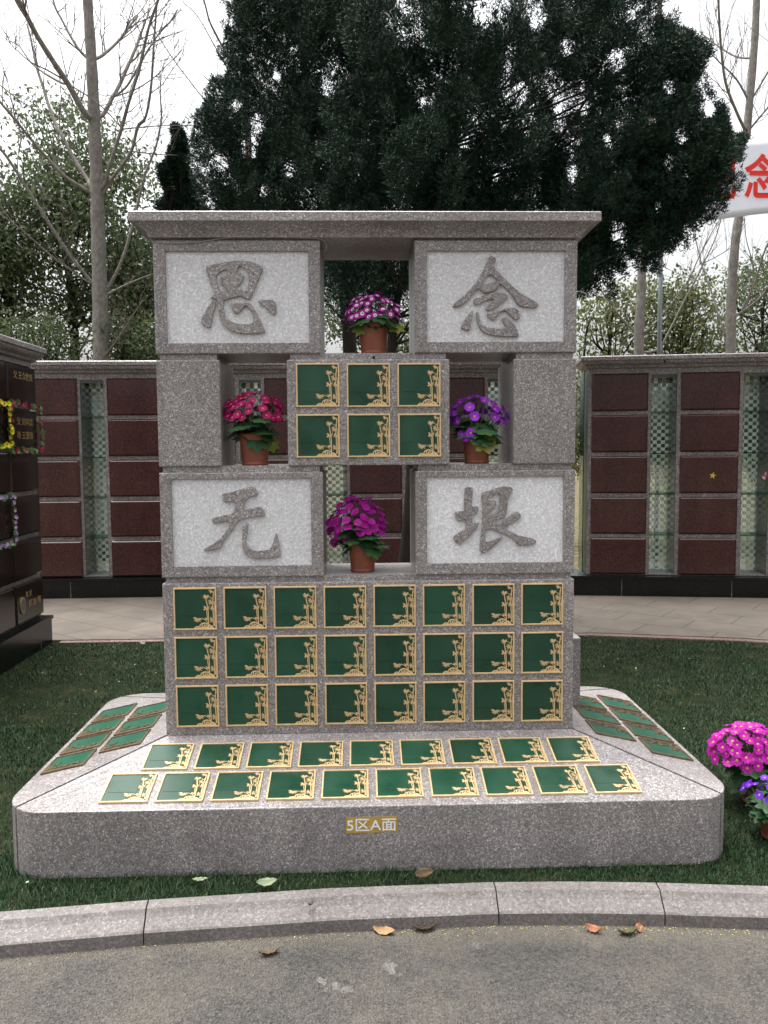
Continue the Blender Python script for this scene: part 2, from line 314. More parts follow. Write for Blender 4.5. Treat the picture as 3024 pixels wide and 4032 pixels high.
CHARS = {
 'si': [[(-656,2293),(-645,2304),(-614,2311),(-575,2318),(-530,2324),(-490,2322),(-461,2316),(-439,2306),(-422,2293),(-429,2273),(-442,2246),(-455,2217),(-466,2192),(-476,2171),(-484,2166),(-497,2171),(-515,2182),(-543,2175),(-568,2170),(-584,2163),(-588,2146),(-586,2126),(-579,2101),(-565,2084),(-543,2074),(-515,2069),(-490,2069),(-473,2074),(-466,2084),(-467,2101),(-477,2123),(-489,2138),(-498,2143),(-512,2126),(-525,2113),(-537,2110),(-547,2116),(-554,2131),(-559,2155),(-541,2153),(-519,2152),(-484,2158),(-467,2138),(-452,2116),(-438,2086),(-426,2057),(-417,2036),(-436,2031),(-466,2029),(-506,2029),(-546,2035),(-570,2047),(-588,2062),(-599,2082),(-605,2106),(-610,2136),(-610,2166),(-627,2171),(-639,2173),(-640,2180),(-621,2188),(-631,2215),(-641,2244),(-651,2273)],[(-615,2259),(-605,2273),(-585,2284),(-568,2290),(-570,2268),(-581,2260),(-596,2259),(-601,2246),(-596,2229),(-582,2217),(-572,2214),(-577,2204),(-595,2199),(-604,2215),(-611,2234)],[(-523,2302),(-501,2295),(-486,2278),(-481,2254),(-483,2229),(-490,2207),(-500,2201),(-512,2210),(-527,2217),(-520,2227),(-507,2239),(-502,2258),(-506,2273),(-531,2272),(-526,2288)],[(-629,2166),(-616,2158),(-621,2136),(-629,2111),(-634,2087),(-641,2057),(-650,2054),(-670,2062),(-680,2075),(-675,2097),(-661,2121),(-645,2146)],[(-449,2163),(-429,2166),(-399,2167),(-381,2165),(-372,2150),(-371,2126),(-376,2106),(-385,2104),(-400,2118),(-419,2136),(-441,2153)]],
 'nian': [[(500,2337),(510,2342),(525,2337),(531,2329),(525,2312),(518,2304),(539,2276),(562,2254),(597,2220),(631,2195),(671,2170),(700,2153),(708,2141),(700,2133),(677,2131),(643,2134),(617,2145),(608,2164),(591,2192),(562,2217),(548,2229),(540,2212),(528,2201),(500,2192),(480,2191),(466,2204),(454,2210),(443,2198),(426,2176),(409,2156),(386,2141),(363,2133),(349,2138),(355,2148),(380,2168),(415,2198),(449,2237),(471,2273),(488,2304),(495,2323)],[(500,2266),(517,2262),(537,2242),(520,2237),(500,2231),(471,2227),(483,2245)],[(437,2162),(443,2170),(471,2179),(500,2192),(528,2195),(562,2192),(580,2184),(577,2170),(557,2153),(534,2134),(506,2119),(486,2124),(489,2134),(506,2151),(523,2167),(506,2166),(483,2159),(460,2145),(446,2141),(438,2151)],[(432,2121),(436,2117),(432,2092),(426,2064),(426,2045),(417,2039),(392,2046),(383,2050),(392,2070),(409,2098)],[(447,2114),(457,2117),(461,2109),(463,2086),(472,2067),(494,2053),(529,2048),(563,2048),(572,2054),(563,2069),(553,2089),(563,2095),(591,2081),(612,2058),(623,2033),(627,2016),(609,2013),(563,2014),(517,2018),(483,2028),(463,2047),(452,2075)],[(490,2106),(506,2112),(540,2120),(574,2130),(603,2133),(623,2125),(631,2106),(631,2092),(620,2080),(606,2083),(591,2100),(568,2120),(546,2114),(531,2092),(520,2080),(509,2084),(497,2095)]],
 'wu': [[(-611,1375),(-600,1378),(-564,1384),(-519,1399),(-483,1405),(-471,1399),(-463,1383),(-459,1369),(-484,1362),(-504,1355),(-515,1338),(-523,1310),(-505,1312),(-480,1317),(-452,1322),(-439,1306),(-433,1291),(-435,1277),(-465,1279),(-506,1274),(-542,1264),(-557,1241),(-578,1211),(-599,1185),(-612,1170),(-616,1152),(-635,1144),(-666,1137),(-686,1136),(-691,1144),(-671,1155),(-640,1175),(-609,1201),(-588,1231),(-577,1262),(-597,1259),(-628,1255),(-646,1249),(-654,1262),(-653,1275),(-627,1282),(-597,1288),(-569,1293),(-558,1313),(-555,1333),(-560,1342),(-580,1342),(-601,1336),(-606,1351)],[(-529,1254),(-504,1253),(-504,1230),(-510,1200),(-515,1174),(-511,1156),(-496,1143),(-473,1135),(-442,1137),(-417,1142),(-404,1163),(-396,1188),(-389,1213),(-383,1198),(-376,1167),(-372,1137),(-369,1110),(-397,1105),(-438,1102),(-489,1103),(-509,1112),(-526,1133),(-532,1164),(-529,1200),(-527,1231)]],
 'yin': [[(401,1391),(411,1395),(431,1394),(437,1385),(433,1349),(430,1311),(444,1313),(457,1313),(459,1298),(447,1277),(432,1267),(434,1241),(447,1246),(460,1246),(457,1231),(444,1210),(421,1185),(395,1162),(380,1150),(370,1154),(352,1178),(354,1188),(380,1206),(406,1221),(406,1242),(398,1262),(383,1250),(370,1250),(359,1273),(359,1289),(380,1293),(398,1298),(398,1345)],[(470,1367),(483,1375),(514,1382),(540,1392),(565,1397),(596,1394),(606,1384),(591,1358),(584,1333),(579,1292),(573,1263),(550,1258),(535,1253),(530,1240),(548,1234),(571,1256),(597,1276),(617,1290),(630,1288),(641,1270),(628,1255),(597,1237),(568,1219),(597,1204),(633,1188),(670,1180),(696,1174),(705,1161),(696,1150),(665,1145),(628,1144),(618,1154),(605,1175),(571,1191),(540,1204),(514,1215),(491,1215),(488,1189),(488,1163),(514,1168),(540,1178),(561,1186),(558,1173),(535,1152),(509,1129),(483,1113),(468,1117),(463,1138),(468,1179),(473,1220),(474,1272),(474,1323),(471,1349)],[(509,1344),(519,1358),(545,1366),(549,1359),(546,1312),(540,1292),(522,1279),(506,1274),(508,1290),(529,1305),(536,1320),(533,1336),(522,1339),(511,1329)]],
}

# ------------------------------------------------------------------ setting
def sheet(name, pts, z, mat, kind='structure', thick=None):
    m = MB(); n = len(pts)
    if thick:
        m.loft([[(x, y, z-thick) for x, y in pts], [(x, y, z) for x, y in pts]])
    else: m.add([(x, y, z) for x, y in pts], [tuple(range(n))])
    return tag(m.build(name, mat), kind=kind)
KB = [(-6.0, -1.62), (-4.2, -1.20), (-2.9, -.955), (-1.9, -.82), (-1.256, -.748), (-.763, -.694), (-.155, -.646), (.402, -.630), (.70, -.638), (.984, -.658), (1.377, -.699), (2.2, -.80), (3.2, -.98), (4.6, -1.3), (6.5, -1.85)]
def kerb_back(x):
    for a, b in zip(KB, KB[1:]):
        if a[0] <= x <= b[0]: return a[1] + (b[1]-a[1])*(x-a[0])/(b[0]-a[0])
    return KB[0][1] if x < KB[0][0] else KB[-1][1]
ROADZ = -.07
sheet('ground', [(-150, -60), (150, -60), (150, 200), (-150, 200)], -.12, M['litter'])
sheet('road', [(-14, -14), (14, -14)] + [(x, y-.04) for x, y in KB[::-1]], ROADZ, M['asphalt'])
sheet('lawn_bed', [(x, y+.005) for x, y in KB] + [(6.5, 3.36), (-6.0, 3.36)], -.008, M['soil'], thick=.1)
sheet('path', [(-6.5, 3.345), (1.92, 3.345), (3.05, 3.075), (4.45, 2.51), (6.5, 1.9), (6.5, 6.1), (-6.5, 6.1)], .012, M['path'], thick=.12)
sheet('path_edging', [(-2.5, 3.27), (1.9, 3.27), (3.0, 3.0), (4.4, 2.45), (4.44, 2.508), (3.04, 3.073), (1.95, 3.343), (-2.5, 3.343)], .006, M['edging'], thick=.1)
sheet('woodland_floor', [(-30, 6.12), (30, 6.12), (30, 45), (-30, 45)], -.004, M['litter'], thick=.1)
# kerb: one granite run, cut by open joints where the stones meet
kp = [(0, .02), (.052, .019), (.062, .008), (.074, -.002), (.112, -.023), (.118, -.029), (.118, -.16), (0, -.16)]
km = MB()
def kerb_run(x0, x1):
    xs = [x0] + [x for x, _ in KB if x0 < x < x1] + [x1]; xs = sorted(set(xs)); rings = []
    for x in xs:
        e = .05; t = Vector((2*e, kerb_back(x+e)-kerb_back(x-e), 0)).normalized(); nrm = Vector((t.y, -t.x, 0))
        rings.append([(x+nrm.x*d, kerb_back(x)+nrm.y*d, z) for d, z in kp])
    km.loft(rings)
joints = [-6, -4.6, -3.2, -1.95, -.775, .4235, .995, 2.2, 3.4, 4.8, 6.5]
for a, b in zip(joints, joints[1:]): kerb_run(a+.0025, b-.0025)
tag(km.build('kerb', M['kerb']), kind='structure')

# ------------------------------------------------------------------ the memorial
MON = tag(empty('memorial_monument'), 'tall pink grey granite memorial with four large carved characters and rows of green plaques', 'memorial')
HW, DEP = .866, .38
# base: four sloping slabs round the monument with open joints on the diagonals
FY, BY, OW, RC, ZE, ZI = -.483, 1.003, 1.372, .17, .242, .353
IN = [(-HW, 0), (HW, 0), (HW, .52), (-HW, .52)]
def arc(cx, cy, a0, a1, n=7): return [(cx+RC*math.cos(R(a0+(a1-a0)*i/n)), cy+RC*math.sin(R(a0+(a1-a0)*i/n))) for i in range(n+1)]
CC = {'fl': (-OW+RC, FY+RC), 'fr': (OW-RC, FY+RC), 'br': (OW-RC, BY-RC), 'bl': (-OW+RC, BY-RC)}
def base_slab(outer, i0, i1, g=.0065):
    """outer boundary points, from the seam at inner corner i0 to the seam at inner corner i1"""
    m = MB(); a, b = Vector((*i0, 0)), Vector((*i1, 0)); o = [Vector((*p, 0)) for p in outer]
    mid = (a+b+o[len(o)//2]*2)/4
    def inset(p, q):          # push the seam line p-q towards the slab's middle
        n = Vector(((q-p).y, -(q-p).x, 0)).normalized(); n *= g*(1 if n.dot(mid-p) > 0 else -1); return n
    n0, n1 = inset(a, o[0]), inset(b, o[-1]); o[0] = o[0]+n0; o[-1] = o[-1]+n1; a = a+n0; b = b+n1
    ins = [a] + [a.lerp(b, t/(len(o)-1)) for t in range(1, len(o)-1)] + [b]
    r = []
    cen = sum((p for p in o), Vector())/len(o)
    lip = .004
    for p, q in zip(o, ins):
        d = (q-p).normalized(); s = (ZI-ZE)/(q-p).length
        r.append([(p.x, p.y, -.06), (p.x, p.y, ZE-lip), (p.x+d.x*.0015, p.y+d.y*.0015, ZE-.001), (p.x+d.x*lip*1.4, p.y+d.y*lip*1.4, ZE+s*lip), (q.x, q.y, ZI), (q.x, q.y, -.06)])
    m.loft(r); return m.build('base_slab', M['granite'], MON)
fl, fr, br, bl = arc(*CC['fl'], 180, 270, 8), arc(*CC['fr'], 270, 360, 8), arc(*CC['br'], 0, 90, 8), arc(*CC['bl'], 90, 180, 8)
SLAB_FRONT = base_slab(fl[4:] + [(x, FY) for x in np.linspace(-1.1, 1.1, 9)] + fr[:5], IN[0], IN[1])
base_slab(fr[4:] + br[:5], IN[1], IN[2]); base_slab(br[4:] + bl[:5], IN[2], IN[3]); base_slab(bl[4:] + fl[:5], IN[3], IN[0])
cm = MB(); sc_ = .99
co = [(x*sc_, .26+(y-.26)*.985) for x, y in fl+fr+br+bl]
cm.loft([[(x, y, -.05) for x, y in co], [(x, y, ZE-.012) for x, y in co], [(x*.64, .26+(y-.26)*.36, ZI-.012) for x, y in co]]); cm.build('core', M['joint'], MON)

def block(name, x0, x1, z0, z1, parent=MON, y0=0.0, y1=DEP): return slab_box(name, x0, x1, y0, y1, z0, z1, M['granite'], parent, .005)
def neck(x0, x1, z0, z1): return slab_box('joint_course', x0+.013, x1-.013, .013, DEP-.013, z0-.002, z1+.002, M['granite'], MON, .0015)
block('pedestal', -HW, HW, .12, 1.0015)
block('rear_pedestal', -.862, 1.004, .1, .655, y0=.395, y1=.53)
neck(-HW, HW, 1.0015, 1.0259)
exec_chars = [('si', -HW, -.1908, 1.949, 2.4046, (-.818, -.239, 1.992, 2.361)), ('nian', .1943, HW, 1.949, 2.4046, (.2455, .8155, 1.993, 2.362)),
              ('wu', -HW, -.1908, 1.0259, 1.462, (-.818, -.242, 1.073, 1.4365)), ('yin', .1943, HW, 1.0259, 1.462, (.2425, .818, 1.0735, 1.436))]
def rect(x0, x1, z0, z1, y, i=0): return [(x0+i, y, z0+i), (x1-i, y, z0+i), (x1-i, y, z1-i), (x0+i, y, z1-i)]
for ch, x0, x1, z0, z1, (a, b, c, d) in exec_chars:
    m = MB()
    m.loft([rect(x0, x1, z0, z1, DEP, .004), rect(x0, x1, z0, z1, DEP-.004), rect(x0, x1, z0, z1, .004), rect(x0, x1, z0, z1, .0012, .0012), rect(x0, x1, z0, z1, 0, .004),
            rect(a, b, c, d, 0, -.001), rect(a, b, c, d, .001), rect(a, b, c, d, .013)], cap1=False)
    blk = m.build('character_block', M['granite'], MON)
    pm = MB(); pm.box(a-.003, b+.003, .0125, .03, c-.003, d+.003); pm.build('recessed_panel', M['blasted'], blk)
    loops = [chaikin([(x/1000, z/1000) for x, z in lp]) for lp in CHARS[ch]]
    me = outline_mesh(loops, .0065, .0022, .0075); me.materials.clear(); me.materials.append(M['granite']); link('carved_character', me, blk)
neck(-HW, -.1908, 1.462, 1.488); neck(.1943, HW, 1.462, 1.488)
block('side_block', -HW, -.6075, 1.488, 1.924); block('side_block', .6038, HW, 1.488, 1.924); CENTRE = block('centre_block', -.334, .338, 1.488, 1.924)
for a, b in ((-HW, -.6075), (-.334, .338), (.6038, HW)): neck(a, b, 1.924, 1.949)
neck(-HW, -.1908, 2.4046, 2.412); neck(.1943, HW, 2.4046, 2.412)
hm = MB(); hm.tube([at(1472, 1407, .005), at(1472, 1407, .012), at(1472, 1407, .0128)], [.006, .006, .002], 10); hm.build('drill_hole', M['joint'], MON)
cm = MB()
prof = [(2.412, .014), (2.4195, .0155), (2.430, .020), (2.440, .028), (2.449, .040), (2.456, .053), (2.4605, .066), (2.4608, .074), (2.463, .0755), (2.496, .0755), (2.4995, .072)]
cm.loft([[(-HW-o, -o, z), (HW+o, -o, z), (HW+o, DEP+o, z), (-HW-o, DEP+o, z)] for z, o in prof]); cm.build('cornice', M['granite'], MON)

# plaque: green panel > raised frame, bamboo, rock
PS = .178
def pq(x, y): return ((x-268)/712-.5)*PS, ((1052-y)/714-.5)*PS
def make_plaque(green, gold):
    h = PS/2; m = MB(); m.box(-h+.002, h-.002, -.0045, .002, -h+.002, h-.002)
    a, b = pq(332, 808), pq(765, 376); m.loft([rect(a[0], b[0], a[1], b[1], -.0044), rect(a[0]+.001, b[0]-.001, a[1]+.001, b[1]-.001, -.0056)], cap0=False)
    root = m.build('plaque', green, MON)
    f = MB(); t = .0058
    f.loft([rect(-h, h, -h, h, .0), rect(-h, h, -h, h, -.0078), rect(-h+.001, h-.001, -h+.001, h-.001, -.0085), rect(-h+t, h-t, -h+t, h-t, -.0085), rect(-h+t+.0004, h-t-.0004, -h+t+.0004, h-t-.0004, -.003)], cap0=False, cap1=False)
    f.build('frame', gold, root)
    bm_ = MB(); Y0, Y1 = -.0040, -.0070
    def prism(pts, mi=0, y1=Y1):
        pts = [pq(*p) for p in pts]; bm_.loft([[(x, Y0, z) for x, z in pts], [(x, y1, z) for x, z in pts]], mi=mi)
    def stalk(pts, wd):
        for i in range(len(pts)-1):
            (x0, y0), (x1, y1) = pts[i], pts[i+1]; l = math.hypot(x1-x0, y1-y0) or 1; nx, ny = -(y1-y0)/l*wd/2, (x1-x0)/l*wd/2
            prism([(x0+nx, y0+ny), (x1+nx, y1+ny), (x1-nx, y1-ny), (x0-nx, y0-ny)])
    stalk([(806, 530), (826, 630), (840, 740), (846, 950)], 15); stalk([(812, 730), (822, 810), (828, 890)], 11)
    stalk([(690, 858), (745, 862), (790, 888), (840, 940)], 8); stalk([(938, 400), (926, 520), (918, 640), (924, 760), (930, 990)], 15)
    stalk([(944, 590), (950, 720), (942, 990)], 10); stalk([(855, 490), (915, 532)], 7); stalk([(955, 455), (875, 560), (850, 690)], 5)
    rr = random.Random(3)
    for cx, cy, r, n, a0, a1 in ((898, 392, 44, 7, 30, 200), (895, 366, 22, 3, 0, 180), (814, 482, 54, 9, -20, 210), (903, 574, 56, 9, 10, 220), (814, 680, 54, 9, -20, 215), (917, 682, 44, 8, 20, 240),
                                 (660, 862, 66, 9, 0, 200), (808, 862, 38, 6, -20, 200), (914, 882, 56, 9, 20, 230), (930, 700, 30, 5, 0, 180)):
        for i in range(n):
            an = R(a0+(a1-a0)*i/(n-1)+rr.uniform(-7, 7)); l = r*rr.uniform(.9, 1.28); wd = r*.165
            dx, dy = math.cos(an), math.sin(an); nx, ny = -dy*wd, dx*wd
            prism([(cx-dx*4, cy-dy*4), (cx+dx*l*.45+nx, cy+dy*l*.45+ny), (cx+dx*l, cy+dy*l), (cx+dx*l*.45-nx, cy+dy*l*.45-ny)])
    bm_.build('bamboo_relief', gold, root)
    bm_ = MB()
    prism([(590, 1030), (612, 1008), (640, 988), (668, 992), (688, 986), (700, 958), (728, 938), (768, 928), (805, 934), (840, 946), (862, 968), (890, 978), (915, 992), (935, 1030)])
    for pts in ([(705, 985), (716, 962), (728, 955), (722, 975), (735, 990), (715, 1008)], [(745, 958), (770, 948), (778, 960), (758, 972), (766, 990), (748, 996)], [(785, 950), (806, 948), (800, 968), (788, 972)],
                [(812, 960), (832, 968), (826, 990), (808, 985)], [(780, 985), (796, 982), (800, 1006), (786, 1004)], [(640, 1000), (660, 1004), (650, 1018)], [(690, 990), (700, 1000), (692, 1020)], [(852, 985), (868, 1000), (856, 1012)]):
        prism(pts, 1, Y1-.0003)
    bm_.build('rock_relief', [gold, M['crevice']], root)
    return root
PLQ = make_plaque(M['green'], M['gold']); PLT = make_plaque(M['greenreflect'], M['goldreflect'])
_first = {id(PLQ): True, id(PLT): True}
def put_plaque(src, o, X, Z):
    p = src if _first[id(src)] else copy_tree(src, MON); _first[id(src)] = False
    X, Z = Vector(X).normalized(), Vector(Z).normalized(); Y = Z.cross(X)
    p.matrix_local = Matrix(((X.x, Y.x, Z.x, o[0]), (X.y, Y.y, Z.y, o[1]), (X.z, Y.z, Z.z, o[2]), (0, 0, 0, 1)))
    return p
jit = lambda s=.0012: random.uniform(-s, s)
for r in range(3):
    for c in range(8): put_plaque(PLQ, (-.730+c*.20857+jit(), 0, .8955-r*.2078+jit()), (1, 0, jit(.004)), (0, 0, 1))
for r in range(2):
    for c in range(3): put_plaque(PLQ, (-.207+c*.2094+jit(), 0, 1.818-r*.2062+jit()), (1, 0, jit(.004)), (0, 0, 1))
sl = (ZI-ZE)/.483
for n, y, x0, st in ((9, -.1585, -.8205, .2053), (10, -.356, -.9275, .2061)):
    for c in range(n): put_plaque(PLQ, (x0+c*st+jit(), y+jit(), ZI+y*sl), (1, jit(.006), 0), (0, 1, sl))
ss = (ZI-ZE)/(OW-HW)
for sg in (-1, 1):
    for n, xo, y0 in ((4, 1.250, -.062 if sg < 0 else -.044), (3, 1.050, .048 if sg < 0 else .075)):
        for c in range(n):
            p = put_plaque(PLT, (sg*xo+jit(), y0+c*.211+jit(), ZE+(OW-xo)*ss), (0, sg, 0), (-sg, 0, ss)); p['label'] = 'green side plaque with brown relief, reflections painted into its colours'
# painted section mark on the front slab
pa, pb = at(1360.5, 3219, FY), at(1565, 3276.5, FY)
pm = MB(); pm.loft([[(pa.x, FY-.0004, pb.z), (pb.x, FY-.0004, pb.z+.002), (pb.x, FY-.0004, pa.z+.002), (pa.x, FY-.0004, pa.z)], [(pa.x, FY-.0016, pb.z), (pb.x, FY-.0016, pb.z+.002), (pb.x, FY-.0016, pa.z+.002), (pa.x, FY-.0016, pa.z)]])
mark = pm.build('section_mark', M['yellowpaint'], MON)
me = text_mesh('5区A面', .182, .047, .0006, .006); me.materials.clear(); me.materials.append(M['whitepaint'])
t = link('lettering', me, mark); t.location = ((pa.x+pb.x)/2, FY-.0020, (pa.z+pb.z)/2)

# the loose cable strung under the cornice
cb = MB(); pts = [(555, 872), (572, 905), (600, 953), (660, 958), (740, 957), (795, 951), (860, 941), (905, 936), (1010, 931), (1100, 931), (1180, 937), (1245, 939), (1262, 941), (1276, 950), (1286, 966), (1282, 985), (1272, 995)]
P3 = [at(u, v, (-.004 if i < 13 else .02+.012*(i-13))) for i, (u, v) in enumerate(pts)]
P3[0].y = .1; P3[1].y = .05
fine = []
for i in range(len(P3)-1):
    for s_ in range(4): fine.append(P3[i].lerp(P3[i+1], s_/4))
fine.append(P3[-1]); cb.tube(fine, .0022, 6)
tag(cb.build('cable', M['cable'], smooth=True), 'thin grey cable strung loosely below the cornice of the granite memorial', 'cable')

# ------------------------------------------------------------------ columbarium walls
PROFC = [(0.0, .0), (.008, -.03), (.016, -.032), (.022, -.028), (.030, -.028), (.034, -.045), (.046, -.066), (.062, -.074), (.075, -.074), (.077, -.088), (.082, -.092), (.116, -.092), (.126, -.082), (.128, .0)]
def columbarium(name, label, p0, p1, cols, rows, zt, panelmat, plinth=.225, left_ret=False, plinth_ext=(0, 0), depth=.42, group='columbarium walls around the memorial', niches=True, edge=.015, bev=.016, proud=.028):
    """p0 -> p1 along the foot of the face, as seen from in front; cols: ('p'|'n', s0, s1)"""
    a, b = Vector((*p0, 0)), Vector((*p1, 0)); L = (b-a).length; ang = math.atan2((b-a).y, (b-a).x)
    W = tag(empty(name, a, ang), label, 'columbarium', group)
    m = MB(); prev = 0
    zb, ztop = plinth, zt
    nz0, nz1 = plinth+.012, zt-.065
    fr_ = MB()
    edges = []
    for kind, s0, s1 in cols:
        if kind == 'n': edges.append((s0, s1))
    s = 0
    for s0, s1 in edges:
        fr_.box(s, s0, 0, depth, zb, ztop); fr_.box(s0, s1, .01, depth, zb, nz0); fr_.box(s0, s1, .004, depth, nz1, ztop); s = s1
    fr_.box(s, L, 0, depth, zb, ztop); fr_.build('frame', M['wallgranite'], W)
    pl = MB(); e0, e1 = plinth_ext
    pl.loft([[(-e0, -.085, -.05), (L+e1, -.085, -.05), (L+e1, depth, -.05), (-e0, depth, -.05)], [(-e0, -.085, plinth-.035), (L+e1, -.085, plinth-.035), (L+e1, depth, plinth-.035), (-e0, depth, plinth-.035)],
             [(-e0, -.10, plinth-.03), (L+e1, -.10, plinth-.03), (L+e1, depth, plinth-.03), (-e0, depth, plinth-.03)], [(-e0, -.10, plinth-.004), (L+e1, -.10, plinth-.004), (L+e1, depth-.002, plinth-.004), (-e0, depth-.002, plinth-.004)]])
    for sj in np.arange(.35, L, 1.1): pl.box(sj, sj+.004, -.0855, -.08, 0, plinth-.036, 1)
    pl.build('plinth', [M['black'], M['wallgranite']], W)
    cn = MB()
    cn.loft([[(o if left_ret else -.0, o, zt+z), (L-o, o, zt+z), (L-o, depth-o, zt+z), (o if left_ret else -.0, depth-o, zt+z)] for z, o in PROFC]); cn.build('cornice', M['wallgranite'], W)
    for kind, s0, s1 in cols:
        if kind == 'p':
            for z0, z1 in rows:
                p = MB(); e = edge; bv = bev
                p.loft([rect(s0, s1, z0, z1, -.0005, e*0), rect(s0, s1, z0, z1, -proud+bv), rect(s0, s1, z0, z1, -proud+.002, bv*.9), rect(s0, s1, z0, z1, -proud, bv*1.05)]); q = p.build('niche_panel', panelmat, W); q['zc'] = (z0+z1)/2; q['sc'] = (s0+s1)/2
        else:
            g = MB(); g.box(s0+.001, s1-.001, depth-.07, depth-.062, nz0, nz1-.03); g.build('checker_glass', M['checker'], W)
            li = MB(); li.box(s0, s0+.006, .012, depth-.001, nz0, nz1); li.box(s1-.006, s1, .012, depth-.001, nz0, nz1); li.box(s0+.006, s1-.006, .012, depth-.001, nz1-.03, nz1); li.build('niche_lining', M['lining'], W)
            for z0, z1 in rows[:-1]:
                sh = MB(); zz = z0-.02; sh.box(s0+.006, s1-.006, .022, depth-.075, zz, zz+.010, 0); sh.box(s0+.006, s1-.006, .018, .022, zz, zz+.010, 1); sh.build('glass_shelf', [M['glass'], M['glassedge']], W)
    return W
def rowset(ztop, pitch, n, h): return [(ztop-i*pitch-h, ztop-i*pitch) for i in range(n)]
rows5 = rowset(2.322, .4275, 5, .385)
# left run, meeting the middle run behind the memorial
WL = columbarium('columbarium_wall', 'dark red panelled columbarium wall left of the memorial with one glass niche', (-4.55, 5.365), (-1.75, 5.41),
                 [('p', .06, .60), ('n', .66, .93), ('p', .985, 1.565), ('n', 1.592, 1.838), ('p', 1.874, 2.45), ('n', 2.49, 2.74)], rows5, 2.372, M['redpanel'], plinth_ext=(0, 0))
WC = columbarium('columbarium_wall', 'dark red panelled columbarium wall standing straight behind the memorial', (-1.745, 5.47), (2.02, 5.52),
                 [('p', .06, .385), ('n', .435, .665), ('p', .704, 1.285), ('n', 1.325, 1.575), ('p', 1.605, 2.167), ('n', 2.20, 2.45), ('p', 2.485, 3.063), ('n', 3.099, 3.34), ('p', 3.375, 3.72)], rows5, 2.372, M['redpanel'])
WR = columbarium('columbarium_wall', 'dark red panelled columbarium wall right of the memorial with a gold star on one panel', (2.355, 5.175), (5.6, 4.66),
                 [('p', .036, .602), ('n', .632, .892), ('p', .93, 1.505), ('n', 1.545, 1.81), ('p', 1.845, 2.42), ('n', 2.46, 2.72), ('p', 2.76, 3.2)], rowset(2.322, .426, 5, .385), 2.373, M['redpanel'], left_ret=True, plinth_ext=(.36, 0))
eg = MB(); eg.box(-.045, -.037, .03, .40, .24, 2.36); eg.build('end_glass', M['glass'], WR); eg = MB(); eg.box(-.046, -.036, .022, .03, .24, 2.36); eg.build('end_glass_edge', M['glassedge'], WR)
# gold star
def star(cx, cz, r, y, rot=.2):
    pts = [(cx+(r if i % 2 == 0 else r*.40)*math.sin(rot+i*math.pi/5), cz+(r if i % 2 == 0 else r*.40)*math.cos(rot+i*math.pi/5)) for i in range(10)]
    m = MB(); m.loft([[(x, y+.002, z) for x, z in pts], [(x, y-.003, z) for x, z in pts]]); return m
pans = [c for c in WR.children if c.name.startswith('niche_panel') and abs(c['sc']-1.2175) < .02 and abs(c['zc']-1.277) < .1]
star(1.253, 1.265, .036, -.030).build('star', M['goldstar'], pans[0])
# near wall on the left, facing +x: text panels
rows6 = rowset(2.226, .3365, 6, .300)
WN = columbarium('columbarium_wall', 'polished brown columbarium wall at the left edge with gold names and flower garlands', (-2.66, .55), (-2.66, 3.345),
                 [('p', .10, .615), ('p', .635, 1.15), ('p', 1.17, 1.685), ('p', 1.705, 2.22), ('p', 2.245, 2.775)], rows6, 2.268, M['nearpanel'], depth=.5, bev=.012, proud=.035)
for c in WN.children:
    if c.name.startswith('cornice'):
        pass
def near_panel(sc, row):
    zc = 2.226-.3365*row-.15
    return [c for c in WN.children if c.name.startswith('niche_panel') and abs(c['sc']-sc) < .05 and abs(c['zc']-zc) < .05][0]
def gold_text(s, panel, cs, cz, wd, ht, bold=.012):
    me = text_mesh(s, wd, ht, .0008, bold); me.materials.clear(); me.materials.append(M['goldletter'])
    o = link('gold_lettering', me, panel); o.location = (cs, -.0362, cz)
gold_text('父 王众教授', near_panel(2.51, 0), 2.53, 2.140, .36, .058)
gold_text('父 刘鸿恩', near_panel(2.51, 1), 2.53, 1.790, .30, .058); gold_text('母 王慧珍', near_panel(2.51, 1), 2.53, 1.685, .31, .058)
gold_text('先 父', near_panel(2.51, 5), 2.475, .455, .12, .048); gold_text('郝 加 明', near_panel(2.51, 5), 2.585, .375, .24, .055)
# oval photograph medallion on the lowest name panel
md = MB(); pts = [(2.345+.048*math.cos(a), .385+.065*math.sin(a)) for a in np.linspace(0, 2*math.pi, 24, endpoint=False)]
md.loft([[(x, -.035, z) for x, z in pts], [(x, -.043, z) for x, z in pts], [(2.345+(x-2.345)*.85, -.045, .385+(z-.385)*.85) for x, z in pts]]); md.build('medallion', M['goldletter'], near_panel(2.51, 5))
md = MB(); md.loft([[(2.345+(x-2.345)*.78, -.0452, .385+(z-.385)*.78) for x, z in pts], [(2.345+(x-2.345)*.76, -.0465, .385+(z-.385)*.76) for x, z in pts]]); md.build('medallion_photo', M['lining'], near_panel(2.51, 5))

